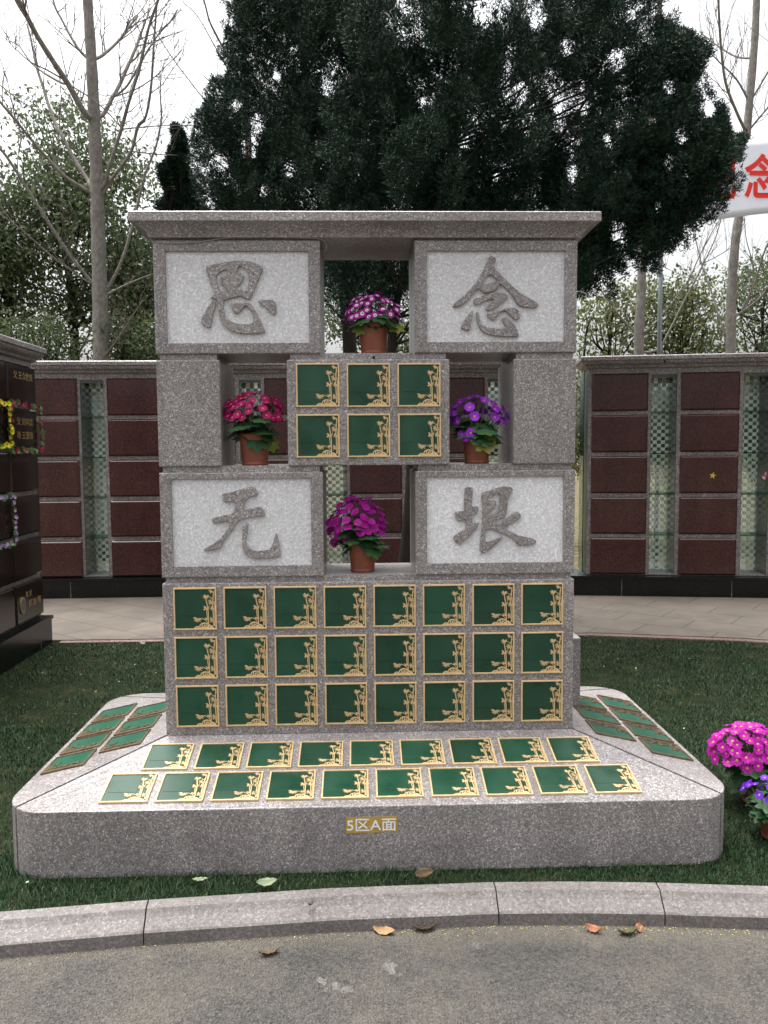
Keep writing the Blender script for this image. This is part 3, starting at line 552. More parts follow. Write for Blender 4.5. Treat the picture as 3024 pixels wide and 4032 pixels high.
# ------------------------------------------------------------------ flowers
def blossom(V, F, MI, c, nrm, r, n=11, ring=False, cup=.18, mp=0, md_=1, disc=.24):
    nrm = Vector(nrm).normalized(); a = nrm.orthogonal().normalized(); b = nrm.cross(a); ph = random.uniform(0, 6.28)
    for i in range(n):
        t = ph+2*math.pi*i/n; d = a*math.cos(t)+b*math.sin(t); s = -a*math.sin(t)+b*math.cos(t); wd = r*math.pi/n*1.05
        rr = r*random.uniform(.9, 1.06); base = len(V); tw = random.uniform(-.12, .12)
        q = [c+d*r*.14, c+d*rr*.62+s*wd*.82+nrm*(cup*r*.5+tw*wd), c+d*rr*.94+s*wd*.45+nrm*cup*r*.7, c+d*rr+nrm*cup*r*.7, c+d*rr*.94-s*wd*.45+nrm*cup*r*.7, c+d*rr*.62-s*wd*.82+nrm*(cup*r*.5-tw*wd)]
        V += [tuple(p) for p in q]; F += [(base, base+1, base+5), (base+1, base+2, base+5), (base+2, base+4, base+5), (base+2, base+3, base+4)]; MI += [mp]*4
        if ring:
            base = len(V); q = [c+d*r*.12+nrm*.0012, c+d*r*.36+s*wd*.50+nrm*(cup*r*.38+.0012), c+d*r*.46+nrm*(cup*r*.42+.0012), c+d*r*.36-s*wd*.50+nrm*(cup*r*.38+.0012)]
            V += [tuple(p) for p in q]; F += [(base, base+1, base+2), (base, base+2, base+3)]; MI += [2]*2
    base = len(V); V.append(tuple(c+nrm*r*.16)); m = 8
    for i in range(m): V.append(tuple(c+(a*math.cos(2*math.pi*i/m)+b*math.sin(2*math.pi*i/m))*r*disc+nrm*r*.05))
    F += [(base, base+1+i, base+1+(i+1) % m) for i in range(m)]; MI += [md_]*m
def lobed_leaf(V, F, MI, base_pt, d, up, size, mi=0, droop=.5):
    d = Vector(d).normalized(); s = d.cross(Vector(up)).normalized(); u = s.cross(d).normalized()
    c = Vector(base_pt)+d*size*.5; n = 26; b = len(V); V.append(tuple(c))
    for i in range(n):
        t = 2*math.pi*i/n; rr = size*.62*(1+.17*math.cos(7*t)+.05*math.cos(19*t+1))*(1-.25*max(0, -math.cos(t))**3)
        x, y = rr*math.cos(t), rr*math.sin(t)*1.05
        V.append(tuple(c+d*x+s*y-u*(droop*((x+size*.5)**2)/size*.55+.25*y*y/size)+u*.10*size*math.sin(7*t+1)*(.5)))
    F += [(b, b+1+i, b+1+(i+1) % n) for i in range(n)]; MI += [mi]*n
def pot_mesh(rt, rb, h, parent):
    m = MB(); n = 28
    prof = [(rb*.90, .004), (rb, 0.0), (rb*1.005, .012), (rb*.965, .014), (rb*.97+.001, .018), (rt*.975, h-.022), (rt*.985, h-.020), (rt, h-.004), (rt*.985, h), (rt*.93, h-.002), (rt*.91, h-.02)]
    m.loft([[(r*math.cos(2*math.pi*i/n), r*math.sin(2*math.pi*i/n), z) for i in range(n)] for r, z in prof], cap1=False)
    o = m.build('pot', M['pot'], parent, smooth=True)
    s_ = MB(); s_.loft([[(rt*.905*math.cos(2*math.pi*i/n), rt*.905*math.sin(2*math.pi*i/n), z) for i in range(n)] for z in (h-.03, h-.018)]); s_.build('soil', M['potsoil'], o)
def cineraria(label, loc, rt, rb, h, zt, rx, ry, dh, n, fr, mats, ring=False, seed=1, shift=(0, 0), extra=(), yellow=(), lsz=.055, nleaf=28, discm='disc', npet=11, group='potted cinerarias'):
    """zt: top of the flower dome above the foot; rx, ry, dh: dome half-widths and height"""
    random.seed(seed)
    T = tag(empty('potted_cineraria', loc), label, 'potted plant', group); pot_mesh(rt, rb, h, T)
    V, F, MI = [], [], []; st = MB(); cz = zt-dh; root = Vector((0, 0, h-.02))
    pts = []; tries = 0
    while len(pts) < n and tries < 8000:
        tries += 1; ph = random.uniform(0, 2*math.pi); ct = random.uniform(-.12, 1); sn = math.sqrt(1-ct*ct); k_ = random.uniform(.86, 1.03)
        p = Vector((shift[0]+rx*sn*math.cos(ph)*k_, shift[1]+ry*sn*math.sin(ph)*k_, cz+dh*ct*k_)); ok = all((p-q).length > fr*1.05 for q, _ in pts)
        if ok: pts.append((p, Vector((sn*math.cos(ph)*.8, sn*math.sin(ph)*.8-.28, .42+ct*.6))))
    pts += [(Vector(p), Vector(d)) for p, d in extra]
    for p, d in pts:
        d = d+Vector((random.uniform(-.35, .35), random.uniform(-.35, .35), random.uniform(-.2, .25))); r = fr*random.uniform(.82, 1.1)
        blossom(V, F, MI, p, d, r, npet, ring, cup=random.uniform(.05, .3))
        mid = root.lerp(p, .55)+Vector((random.uniform(-.01, .01), random.uniform(-.01, .01), -.015)); st.tube([root+Vector((random.uniform(-.02, .02), random.uniform(-.02, .02), 0)), mid, p-d.normalized()*r*.1], [.0022, .0018, .0013], 4)
    raw_mesh('blossoms', V, F, [M[mats[0]], M[discm], M[mats[1] if len(mats) > 1 else 'white']], T, MI)
    st.build('stems', M['stem'], T)
    V, F, MI = [], [], []
    for i in range(nleaf):
        ph = 2*math.pi*(i/nleaf*2.0)+random.uniform(-.35, .35); lvl = random.choice((0, .25, .5, .75, 1)); z0 = h-.01+(cz-h+.02)*lvl*random.uniform(.7, 1.0)
        rr = rt*random.uniform(.25, .8); up_ = random.uniform(-.42, .4)
        d = Vector((math.cos(ph), math.sin(ph), up_)); lobed_leaf(V, F, MI, Vector((rr*math.cos(ph)+shift[0]*lvl, rr*math.sin(ph)+shift[1]*lvl, z0)), d, (0, 0, 1), lsz*random.uniform(.75, 1.25), 0, random.uniform(.3, 1.1))
    for bp, d, sz in yellow: lobed_leaf(V, F, MI, Vector(bp), Vector(d), (0, -.5, .8), sz, 1, .5)
    raw_mesh('foliage', V, F, [M['cinleaf'], M['cinyellow']], T, MI)
    return T
cineraria('potted cineraria with white eyed magenta flowers in the top opening of the memorial', (.026, .085, 1.949), .062, .053, .136, .258, .118, .085, .105, 66, .0185, ('plum', 'white'), True, 11, (.0, 0), lsz=.060, discm='darkdisc', npet=10,
          yellow=[((-.045, -.03, .135), (-.5, -.5, -.9), .052), ((.065, -.03, .12), (.8, -.4, -.1), .06)])
cineraria('potted cineraria with crimson pink flowers in the left opening of the memorial', (-.482, .095, 1.488), .064, .055, .136, .308, .132, .09, .10, 66, .0205, ('crimson', 'paleviolet'), False, 12, (-.002, 0), lsz=.066, npet=13,
          yellow=[((.068, -.01, .115), (.35, -.3, -1), .05)])
cineraria('potted cineraria with violet flowers and one pale yellow leaf in the right opening', (.464, .095, 1.488), .060, .052, .136, .288, .128, .09, .10, 40, .0235, ('violet', 'paleviolet'), False, 13, (0, 0), lsz=.07, npet=13, nleaf=26,
          yellow=[((.01, -.06, .135), (.25, -.55, -.55), .085)], extra=[((-.055, -.075, .115), (-.2, -1, -.1)), ((-.035, -.08, .13), (.2, -1, .3)), ((-.07, -.05, .125), (-.6, -1, .2))])
cineraria('potted cineraria with plain magenta flowers in the bottom opening of the memorial', (-.028, .12, 1.026), .061, .052, .126, .326, .122, .09, .14, 74, .0225, ('magenta',), False, 14, (-.022, -.01), lsz=.066, discm='darkdisc', npet=11,
          yellow=[((.045, -.03, .10), (.6, -.4, -.9), .04)], extra=[((-.105, -.05, .165), (-.5, -1, .1)), ((-.07, -.06, .15), (-.1, -1, .2)), ((-.12, -.02, .13), (-.5, -1, 0))])
cineraria('large magenta cineraria standing on the lawn at the right edge, behind the blue violet one', (1.69, .03, 0), .07, .06, .13, .345, .165, .14, .13, 95, .0255, ('magenta', 'paleviolet'), False, 15, (-.045, 0), lsz=.07, nleaf=30)
cineraria('blue violet cineraria with few open flowers standing on the lawn at the right edge', (1.605, -.30, 0), .06, .052, .115, .25, .125, .11, .09, 30, .020, ('blueviolet', 'paleviolet'), False, 16, (-.01, 0), lsz=.066, nleaf=46,
          extra=[((-.10, -.06, .20), (-.3, -1, .2)), ((-.04, -.10, .22), (0, -1, .4)), ((-.02, -.10, .15), (.2, -1, .2))])

# garlands of cloth flowers framing three name panels of the near wall
def garland(label, corners, mats, fr, step, seed, leafy_=True):
    random.seed(seed); V, F, MI = [], [], []; LV, LF, LM = [], [], []; x0 = -2.61
    T = tag(empty('flower_garland', (x0, corners[0][0], corners[0][1])), label, 'garland', 'garlands on the near columbarium wall'); o = Vector((x0, corners[0][0], corners[0][1]))
    tb = MB(); P = [Vector((x0, y, z))-o for y, z in corners]; tb.tube(P, .005, 5); tb.build('cord', M['stem'], T)
    for a, b in zip(P, P[1:]):
        L = (b-a).length; k_ = max(1, int(L/step))
        for i in range(k_):
            p = a.lerp(b, (i+random.uniform(.3, .7))/k_)+Vector((random.uniform(.0, .018), random.uniform(-.008, .008), random.uniform(-.008, .008)))
            blossom(V, F, MI, p, (1, random.uniform(-.9, -.1), random.uniform(-.2, .4)), fr*random.uniform(.8, 1.15), 9, False, cup=.45)
        if leafy_:
            for i in range(int(L/.022)):
                p = a.lerp(b, random.random()); lobed_leaf(LV, LF, LM, p, (random.uniform(.2, 1), random.uniform(-1, 1), random.uniform(-1, 1)), (1, 0, .3), random.uniform(.022, .036), 0, .3)
    raw_mesh('blossoms', V, F, [M[mats], M['disc'], M['white']], T, MI)
    if LV: raw_mesh('leaves', LV, LF, [M['garlandleaf']], T, LM)
ya, yb = .55+2.225, .55+2.80
garland('rose red and green leaf garland framing the panel with two gold names', [(ya, 1.925), (yb, 1.905), (yb, 1.56), (ya, 1.575), (ya, 1.925)], 'rosered', .020, .075, 21)
garland('bright yellow flower garland framing the panel at the left edge, beside the rose red one', [(.55+1.68, 1.92), (ya-.035, 1.90), (ya-.03, 1.60), (.55+1.68, 1.60), (.55+1.68, 1.92)], 'yellowflower', .021, .040, 22)
garland('pale mauve flower garland framing a lower panel at the left edge', [(.55+1.69, 1.235), (ya-.02, 1.235), (ya-.01, .885), (.55+1.69, .885), (.55+1.69, 1.235)], 'mauveflower', .018, .042, 23)
# a small bunch in the far right niche
random.seed(5); V, F, MI = [], [], []
pf = at(3010, 1900, 4.93); T = tag(empty('pink_flower_bunch', (pf.x+.02, pf.y+.02, 1.04)), 'small bunch of pink flowers on a glass shelf at the right edge', 'flowers')
for dx, dz in ((-.02, .20), (.0, .24), (.03, .19), (.035, .25), (.06, .22)): blossom(V, F, MI, Vector((dx, -.01, dz)), (dx*3, -1, .4), .022, 8)
raw_mesh('blossoms', V, F, [M['pinkflower'], M['disc'], M['white']], T, MI)
st = MB()
for dx, dz in ((-.02, .20), (.0, .24), (.03, .19), (.035, .25), (.06, .22)): st.tube([(0.01, 0, 0), (dx, -.008, dz)], .002, 4)
LV, LF, LM = [], [], []
for i in range(7): lobed_leaf(LV, LF, LM, Vector((.01, 0, .13+.01*i)), (random.uniform(-1, 1), -.6, .3), (0, 0, 1), .025, 0, .3)
raw_mesh('leaves', LV, LF, [M['garlandleaf']], T, LM); st.build('stems', M['stem'], T)

# ------------------------------------------------------------------ banner
BYD = 5.9
def bq(u, v): p = at(u, v, BYD); return p.x, p.z
m = MB(); nx_, nz_ = 40, 10; xL, xR = 3.37, 5.35; vs = []
def cloth(x, tz):
    f = (x-xL)/(4.54-xL); zt_, zb_ = 4.885+.10*f, 4.035+.115*f - .004*math.sin(f*5)
    z = zb_+(zt_-zb_)*tz; yy = BYD+.012*math.sin(x*5.2+tz*2.3)+.004*math.sin(x*11-tz*3.5)+.008*(1-tz)*math.sin(x*2.7)
    return (x, yy, z)
for i in range(nx_+1):
    for j in range(nz_+1): vs.append(cloth(xL+(xR-xL)*i/nx_, j/nz_))
m.add(vs, [(i*(nz_+1)+j, (i+1)*(nz_+1)+j, (i+1)*(nz_+1)+j+1, i*(nz_+1)+j+1) for i in range(nx_) for j in range(nz_)])
BN = tag(m.build('banner', M['banner'], smooth=True), 'white cloth banner with large red characters hung at the right edge', 'banner')
sm = BN.modifiers.new('thickness', 'SOLIDIFY'); sm.thickness = .003
for ch, (u0, v0, u1, v1) in (('纪', (2752, 612, 2900, 785)), ('念', (2925, 606, 3073, 783))):
    a, b = bq(u0, v1), bq(u1, v0); me = text_mesh(ch, b[0]-a[0], b[1]-a[1], .001, .022); me.materials.clear(); me.materials.append(M['bannerred'])
    n = len(me.vertices); ar = np.empty(n*3, np.float32); me.vertices.foreach_get('co', ar); ar = ar.reshape(-1, 3)
    for q in ar:
        x = q[0]+(a[0]+b[0])/2; z = q[2]+(a[1]+b[1])/2; f = (x-xL)/(4.54-xL); tz = (z-(4.035+.115*f))/(.85-.015*f)
        q[0], q[1], q[2] = x, cloth(x, tz)[1]-.014+q[1], z
    me.vertices.foreach_set('co', ar.ravel()); me.update(); link('red_lettering', me, BN)
def pole(x, label):
    pm = MB(); pm.tube([(x, BYD-.03, -.02), (x, BYD-.03, 4.98)], .024, 10); P_ = tag(pm.build('banner_pole', M['steel'], smooth=True), label, 'pole', 'poles of the white banner')
    c = MB(); c.tube([(x, BYD-.03, 4.98), (x, BYD-.03, 4.995)], [.027, .02], 10); c.build('pole_cap', M['steel'], P_)
    for z in (4.8, 4.45, 4.1):
        c = MB(); c.tube([(x+.03*math.cos(t), BYD-.03+.03*math.sin(t), z+.006*math.sin(2*t)) for t in np.linspace(0, 6.4, 14)]+[(x+.06, BYD, z)], .003, 4); c.build('tie', M['whitepaint'], P_)
pole(3.345, 'slim grey steel pole behind the right wall holding the left end of the white banner'); pole(5.38, 'slim grey steel pole holding the right end of the white banner')
sb = MB(); a = at(2600, 1350, 5.62); sb.tube([at(2603, 1345, 5.55), at(2607, 1385, 5.1), at(2618, 1425, 4.98)], .012, 6); tag(sb.build('strap', M['darkbark']), 'dark strap lashing the banner pole over the right wall cornice', 'strap')

# ------------------------------------------------------------------ trees
def smooth_path(pts, k=5):
    P = [Vector(p) for p in pts]; out = []
    for i in range(len(P)-1):
        p0, p1, p2, p3 = P[max(i-1, 0)], P[i], P[i+1], P[min(i+2, len(P)-1)]
        for s_ in range(k):
            t = s_/k; out.append(.5*((2*p1)+(p2-p0)*t+(2*p0-5*p1+4*p2-p3)*t*t+(3*p1-p0-3*p2+p3)*t**3))
    return out+[P[-1]]
def twigs(m, path, n, ln, r, depth=2, up=.35, rnd=random):
    for _ in range(n):
        i = rnd.randrange(len(path)//6, len(path)-1); p = path[i]; t = (path[i+1]-path[i]).normalized()
        o = Vector((rnd.uniform(-1, 1), rnd.uniform(-1, 1), rnd.uniform(-.6, 1))); o -= t*o.dot(t); o.normalize()
        d = (t*rnd.uniform(.5, 1)+o*rnd.uniform(.5, 1.1)+Vector((0, 0, up))).normalized(); L = ln*rnd.uniform(.5, 1.2); q = [p]
        for s_ in range(4):
            d = (d+Vector((rnd.uniform(-.22, .22), rnd.uniform(-.22, .22), rnd.uniform(-.12, .26)))).normalized(); q.append(q[-1]+d*L/4)
        m.tube(q, [r, r*.85, r*.7, r*.55, r*.35], 4)
        if depth > 1: twigs(m, q*1 if len(q) > 6 else smooth_path(q, 3), 3, L*.55, r*.6, depth-1, up, rnd)
def bare_tree(label, y, trunk, tw, branches, barkmat, seed, ntw=9, tln=.9, group=None, name='bare_tree', base_y=None, spread=1.3, wsc=.6):
    """trunk and branches as picture positions on the tree's own plane, then bent out of that plane"""
    rnd = random.Random(seed); base = at(*trunk[0], y); base.z = 0
    T = tag(empty(name, base), label, 'tree', group)
    tp = [at(u, v, y)-base for u, v in trunk]; tp = [Vector((tp[0].x, 0, -.15))]+tp if tp[0].z > .05 else tp
    m = MB(); path = smooth_path(tp, 6); n = len(path); Z = (y+3.45)/FPX
    rad = np.interp(np.linspace(0, 1, n), np.linspace(0, 1, len(tw)), tw)*Z/2
    m.tube(path, [r*(1+.05*math.sin(i*1.7+seed)) for i, r in enumerate(rad)], 12); m.build('trunk', barkmat, T, smooth=True)
    m = MB(); t2 = MB(); seen = list(path)
    for pts, w0, w1 in branches:
        dy = rnd.uniform(-spread, spread); q = []
        for i, (u, v) in enumerate(pts):
            p = at(u, v, y)-base; p.y += dy*(i/(len(pts)-1))**1.1; q.append(p)
        near = min(seen, key=lambda s_: (s_.x-q[0].x)**2+(s_.z-q[0].z)**2); q = [near.copy()]+[p+Vector((0, near.y, 0)) for p in (q[1:] if (near-q[0]).xz.length < .12 else q)]
        if len(q) < 3: q.insert(1, q[0].lerp(q[1], .5)+Vector((0, 0, -.03)))
        q = smooth_path(q, 5); k_ = len(q); seen += q; m.tube(q, [(w0+(w1-w0)*i/(k_-1))*wsc*Z/2*rnd.uniform(.95, 1.05) for i in range(k_)], 7)
        twigs(t2, q, ntw, tln, max(w1*wsc*Z*.3, .004), 2, .35, rnd)
    m.build('limb', barkmat, T, smooth=True); t2.build('twigs', M['twig'], T, fix=False)
    return T
z8 = lambda *p: [(a*.4822, b*.4822) for a, b in p]
LB = [([(370, 470)]+z8((720, 960), (620, 770), (540, 640), (440, 470), (380, 330), (310, 170), (280, 0))+[(128, -90)], 42, 20),
      (z8((590, 745), (560, 735), (430, 650), (330, 570), (230, 480), (140, 370), (60, 260), (0, 200))+[(-50, 60)], 16, 7), (z8((330, 215), (200, 110), (90, 0))+[(0, -50)], 14, 9),
      (z8((730, 490), (690, 450), (620, 370), (540, 240), (470, 110), (410, 0))+[(180, -60)], 20, 12), (z8((770, 490), (800, 420), (850, 310), (900, 180), (965, 0))+[(480, -60)], 22, 14),
      (z8((780, 990), (820, 900), (870, 720), (900, 580), (950, 360), (980, 180), (1000, 0))+[(490, -90)], 30, 16), (z8((875, 720), (900, 690), (980, 600), (1080, 400), (1160, 240), (1230, 110), (1310, 0))+[(660, -60)], 17, 9),
      ([(388, 792), (345, 715)]+z8((690, 1450), (560, 1260), (430, 1030), (350, 900), (260, 700), (190, 520), (110, 330), (50, 140), (0, 0))+[(-30, -80)], 30, 13),
      ([(372, 770), (330, 745)]+z8((540, 1450), (330, 1210), (230, 1080), (100, 920), (0, 790))+[(-60, 290)], 22, 12), ([(400, 775), (425, 720)]+z8((910, 1420), (1030, 1110), (1100, 930), (1200, 680), (1290, 380), (1400, 130), (1450, 0))+[(720, -70)], 27, 12),
      ([(402, 790), (440, 715)]+z8((960, 1430), (1090, 1260), (1150, 1070), (1220, 1000), (1270, 770), (1300, 420), (1340, 0))+[(650, -60)], 25, 11), ([(410, 1180), (470, 1045), (520, 880)]+z8((1170, 1430), (1260, 1180), (1300, 950), (1290, 760), (1285, 560)), 24, 6),
      (z8((890, 740), (1080, 700), (1270, 640), (1400, 590), (1540, 530)), 9, 4), (z8((1040, 1100), (1240, 1040), (1410, 980), (1600, 925)), 9, 4), (z8((600, 760), (800, 870), (930, 980), (1030, 1100)), 9, 7),
      (z8((1090, 1260), (1250, 1230), (1390, 1180), (1500, 1120)), 9, 4), ([(362, 1150), (280, 1000), (180, 830), (80, 660), (0, 560), (-60, 470)], 24, 12), ([(365, 1155), (250, 1040), (130, 930), (0, 850)], 12, 6),
      ([(400, 1160), (480, 1100), (600, 1020), (690, 930)], 15, 8), ([(395, 1420), (480, 1360), (560, 1300), (640, 1240)], 12, 6), (z8((0, 790), (150, 850), (260, 930), (400, 1000)), 7, 6)]
bare_tree('tall bare grey poplar rising behind the left columbarium wall', 8.6, [(400, 2200), (398, 1420), (393, 1150), (386, 900), (380, 700), (371, 470), (360, 240), (345, 0), (335, -180)], (70, 63, 57, 51, 48, 44, 40, 35, 31), LB, M['poplar'], 31, 10, .85, 'bare trees behind the walls')
c2 = lambda *p: [(1512+a*.9114, b*.9114) for a, b in p]
c8 = lambda *p: [(2550+a*.4069, 500+b*.4069) for a, b in p]
RB = [(c2((1570, 560), (1500, 500), (1430, 400), (1385, 270), (1350, 150), (1320, 0))+[(2700, -80)], 20, 10), (c2((1590, 430), (1520, 350), (1440, 280), (1370, 220)), 15, 6), (c2((1600, 280), (1560, 200), (1510, 90), (1490, -20)), 15, 9),
      (c2((1590, 430), (1640, 320), (1680, 200)), 13, 8), (c2((1580, 560), (1640, 480), (1700, 420)), 14, 8), (c8((870, 1850), (1000, 1690), (1080, 1450), (1130, 1200), (1200, 900)), 18, 8), (c8((880, 1800), (960, 1550), (1010, 1250), (1080, 1050), (1200, 850)), 14, 7),
      (c8((780, 2080), (720, 1850), (680, 1600), (620, 1350), (590, 1100), (575, 900)), 15, 7), (c8((840, 1800), (940, 1700), (1000, 1400), (930, 1100), (915, 900)), 9, 5)]
bare_tree('tall bare grey poplar behind the right columbarium wall, crossing behind the banner', 8.2, [(2874, 2200), (2877, 1379), (2880, 1151), (2896, 947), (2908, 858), (2940, 524), (2970, 182), (2979, 0), (2985, -160)], (44, 40, 37, 34, 33, 30, 28, 26, 24), RB, M['poplar'], 32, 9, .8, 'bare trees behind the walls')
CB = [(c2((1090, 1450), (1030, 1370), (950, 1250), (900, 1180)), 15, 8), (c8((100, 2150), (200, 1980), (330, 1700), (430, 1500), (500, 1340), (600, 1110), (650, 900)), 17, 6), ([(2516, 1340)]+c8((0, 1950), (150, 1750), (260, 1560), (320, 1350), (390, 1150), (480, 950)), 10, 5),
      (c8((500, 1340), (600, 1290), (700, 1230), (800, 1150)), 7, 4), (c8((420, 1500), (460, 1380), (400, 1200)), 7, 4)]
bare_tree('bare leaning tree with pale trunk behind the right wall, below the dark juniper', 8.0, [(2515, 2200), (2515, 1390), (2524, 1185), (2528, 1048), (2540, 800), (2560, 500), (2590, 200), (2600, -60)], (40, 38, 36, 34, 30, 26, 22, 18), CB, M['poplar'], 33, 8, .6, 'bare trees behind the walls')
z1 = lambda *p: [(a*.9114, b*.9114) for a, b in p]
MBR = [(z1((1060, 380), (1000, 270), (950, 180), (905, 90), (880, 0))+[(770, -90)], 18, 9), (z1((1000, 270), (985, 290), (930, 200), (850, 60), (790, 0)), 9, 5), (z1((1060, 640), (900, 470), (780, 330), (690, 200)), 8, 4), (z1((1050, 780), (920, 680), (800, 560), (690, 460)), 8, 4), (z1((1040, 520), (960, 400), (860, 300)), 7, 4)]
bare_tree('thin bare tree mostly hidden behind the left side of the dark juniper', 11.0, [(985, 1900), (985, 1300), (980, 800), (975, 450), (960, 200), (950, -60)], (34, 32, 28, 24, 20, 14), MBR, M['twig'], 34, 7, 1.0, 'bare trees behind the walls')

def inside(poly, X, Z):
    ins = np.zeros(len(X), bool); n = len(poly)
    for i in range(n):
        (x0, z0), (x1, z1_) = poly[i], poly[(i+1) % n]
        c = ((z0 > Z) != (z1_ > Z)) & (X < (x1-x0)*(Z-z0)/((z1_-z0)+1e-12)+x0); ins ^= c
    return ins
def edge_dist(poly, X, Z):
    d = np.full(len(X), 1e9); n = len(poly)
    for i in range(n):
        a = np.array(poly[i]); b = np.array(poly[(i+1) % n]); ab = b-a; t = np.clip(((X-a[0])*ab[0]+(Z-a[1])*ab[1])/(ab@ab+1e-12), 0, 1)
        d = np.minimum(d, np.hypot(X-(a[0]+t*ab[0]), Z-(a[1]+t*ab[1])))
    return d
def unit(a): return a/np.maximum(np.linalg.norm(a, axis=-1, keepdims=True), 1e-9)
def sample(poly, y, n, thick, g):
    xs = [p[0] for p in poly]; zs = [p[1] for p in poly]; out = []
    tot = 0
    while tot < n:
        X = g.uniform(min(xs), max(xs), n*2); Z = g.uniform(min(zs), max(zs), n*2); k_ = inside(poly, X, Z); X, Z = X[k_], Z[k_]
        d = edge_dist(poly, X, Z); Y = y+np.clip(g.normal(0, .55, len(X)), -1, 1)*np.minimum(thick, np.sqrt(d*thick*1.2)); out.append(np.stack([X, Y, Z, d], 1)); tot += len(X)
    return np.concatenate(out)[:n]
def juniper(label, y, poly, trunks, nplume, seed, thick=1.0, axis_u=None, per=70, plen=(.32, .6), void=.0, group='dark junipers behind the memorial', bl=(.05, .095), bw=.0065, inset=.14, extra=(), holes=(), name='juniper_tree'):
    """poly: the crown's outline in the picture, laid on the tree's own plane, then given depth"""
    g = np.random.default_rng(seed); rnd = random.Random(seed)
    W2 = [(p.x, p.z) for p in (at(u, v, y) for u, v in poly)]
    base = at(*trunks[0][0][0], trunks[0][2]); base.z = 0; T = tag(empty(name, base), label, 'tree', group); b3 = np.array(base)
    nb = max(6, nplume//9); PP = sample(W2, y, nb*30, thick, g); sel = []; dmin = .27*plen[0]/.34
    for p in PP:
        if len(sel) >= nb: break
        if all((p[0]-q[0])**2+((p[1]-q[1])*.6)**2+((p[2]-q[2])*.7)**2 > dmin*dmin for q in sel): sel.append(p)
    P = np.array([p for p in sel if p[3] > inset]+[np.array([q.x, q.y, q.z, .1]) for q in (at(u, v, y-.25) for u, v in extra)]); C = P[:, :3]; ax = np.mean([p[0] for p in W2]) if axis_u is None else at(axis_u, 800, y).x
    if void:
        s1 = np.sin(C[:, 0]*3.1+seed)*np.sin(C[:, 2]*2.7+1.3*seed)+.6*np.sin(C[:, 0]*7.3+2)*np.sin(C[:, 2]*6.1+C[:, 0]*2); keep = (s1 < void) | (P[:, 3] < .22) & (g.random(len(C)) < .8); C = C[keep]; P = P[keep]
    out = np.stack([(C[:, 0]-ax)*.9, (C[:, 1]-y)*.9, np.zeros(len(C))], 1); out = unit(out)*np.minimum(1, np.linalg.norm(out, axis=1, keepdims=True))
    D = unit(out*.65+np.array([0, 0, 1.0])+g.normal(0, .22, C.shape)); L = g.uniform(*plen, len(C)); bs = plen[0]/.34; pc = 13; nbg = len(C); D0 = np.repeat(D, pc, 0); off = g.normal(0, 1, (nbg*pc, 3))*np.array([.095, .095, .17])*bs; wid = np.clip(1.15-off[:, 2:3]/(.34*bs), .35, 1.6)
    off[:, :2] *= wid; C = np.repeat(C, pc, 0)+off; P = np.repeat(P, pc, 0); D = unit(D0+off*np.array([1.6, 1.6, .3])/bs+g.normal(0, .10, D0.shape)); L = g.uniform(*plen, len(C))*.8; C = C-D*(L*.35)[:, None]
    n = len(C)*per; ci = np.repeat(np.arange(len(C)), per); t = g.random(n)**.8
    prof = np.sin(np.clip(t*.92+.06, 0, 1)*math.pi)**.7*.115*(L[ci]/.45); th = g.uniform(0, 2*math.pi, n)
    A = unit(np.cross(D, np.array([.31, .87, .2]))); B = np.cross(D, A); rad = A[ci]*np.cos(th)[:, None]+B[ci]*np.sin(th)[:, None]
    pos = C[ci]+D[ci]*(t*L[ci])[:, None]+rad*(prof*g.uniform(.35, 1, n))[:, None]
    f_ = (y+3.45)/(pos[:, 1]+3.45); px_ = CAMC.x+(pos[:, 0]-CAMC.x)*f_; pz_ = CAMC.z+(pos[:, 2]-CAMC.z)*f_; sd_ = edge_dist(W2, px_, pz_)*np.where(inside(W2, px_, pz_), 1, -1); q_ = 7.05/(y+3.45)
    kp = sd_ > -.015+q_*0-.07*np.sin(px_*15*q_+pz_*7*q_+seed)*np.sin(pz_*12*q_-px_*8*q_)-.05*np.sin(px_*31*q_+2)*np.sin(pz_*19*q_+px_*9)-g.uniform(0, .05, n)
    for hu, hv, hr in holes:
        h_ = at(hu, hv, y); kp &= (np.hypot(px_-h_.x, (pz_-h_.z)*.7) > hr*(y+3.45)/FPX*g.uniform(.6, 1.25, n)) | (g.random(n) < .13)
    pos, ci, rad = pos[kp], ci[kp], rad[kp]; n = len(pos)
    dr = unit(D[ci]*.9+rad*.75+g.normal(0, .3, (n, 3))); K = 5; kk = np.repeat(np.arange(n), K); dk = unit(dr[kk]+g.normal(0, .42, (n*K, 3))); ln = g.uniform(*bl, n*K)
    sd = unit(np.cross(dk, g.normal(0, 1, (n*K, 3))))*(bw*g.uniform(.7, 1.3, n*K))[:, None]; o = pos[kk]+g.normal(0, .010, (n*K, 3))
    V = np.concatenate([o-sd*.5, o+dk*(ln*.55)[:, None]+sd, o+dk*ln[:, None], o+dk*(ln*.5)[:, None]-sd], 1).reshape(-1, 3)-b3
    q = np.arange(n*K)*4; F = np.concatenate([np.stack([q, q+1, q+2], 1), np.stack([q, q+2, q+3], 1)], 1).reshape(-1, 3)
    raw_mesh('crown', V, F, M['juniper'], T)
    Zs = 1/FPX
    for ti, (pts, tw, ty) in enumerate(trunks):
        m = MB(); tp = [at(u, v, ty)-base for u, v in pts]; tp = ([Vector((tp[0].x, tp[0].y, -.1-base.z))] if ti == 0 and tp[0].z > -9 else [])+tp; path = smooth_path(tp, 5)
        rr = np.interp(np.linspace(0, 1, len(path)), np.linspace(0, 1, len(tw)), tw)*(ty+3.45)*Zs/2; m.tube(path, [r*rnd.uniform(.93, 1.07) for r in rr], 10); m.build('trunk', M['cedarbark'], T, smooth=True)
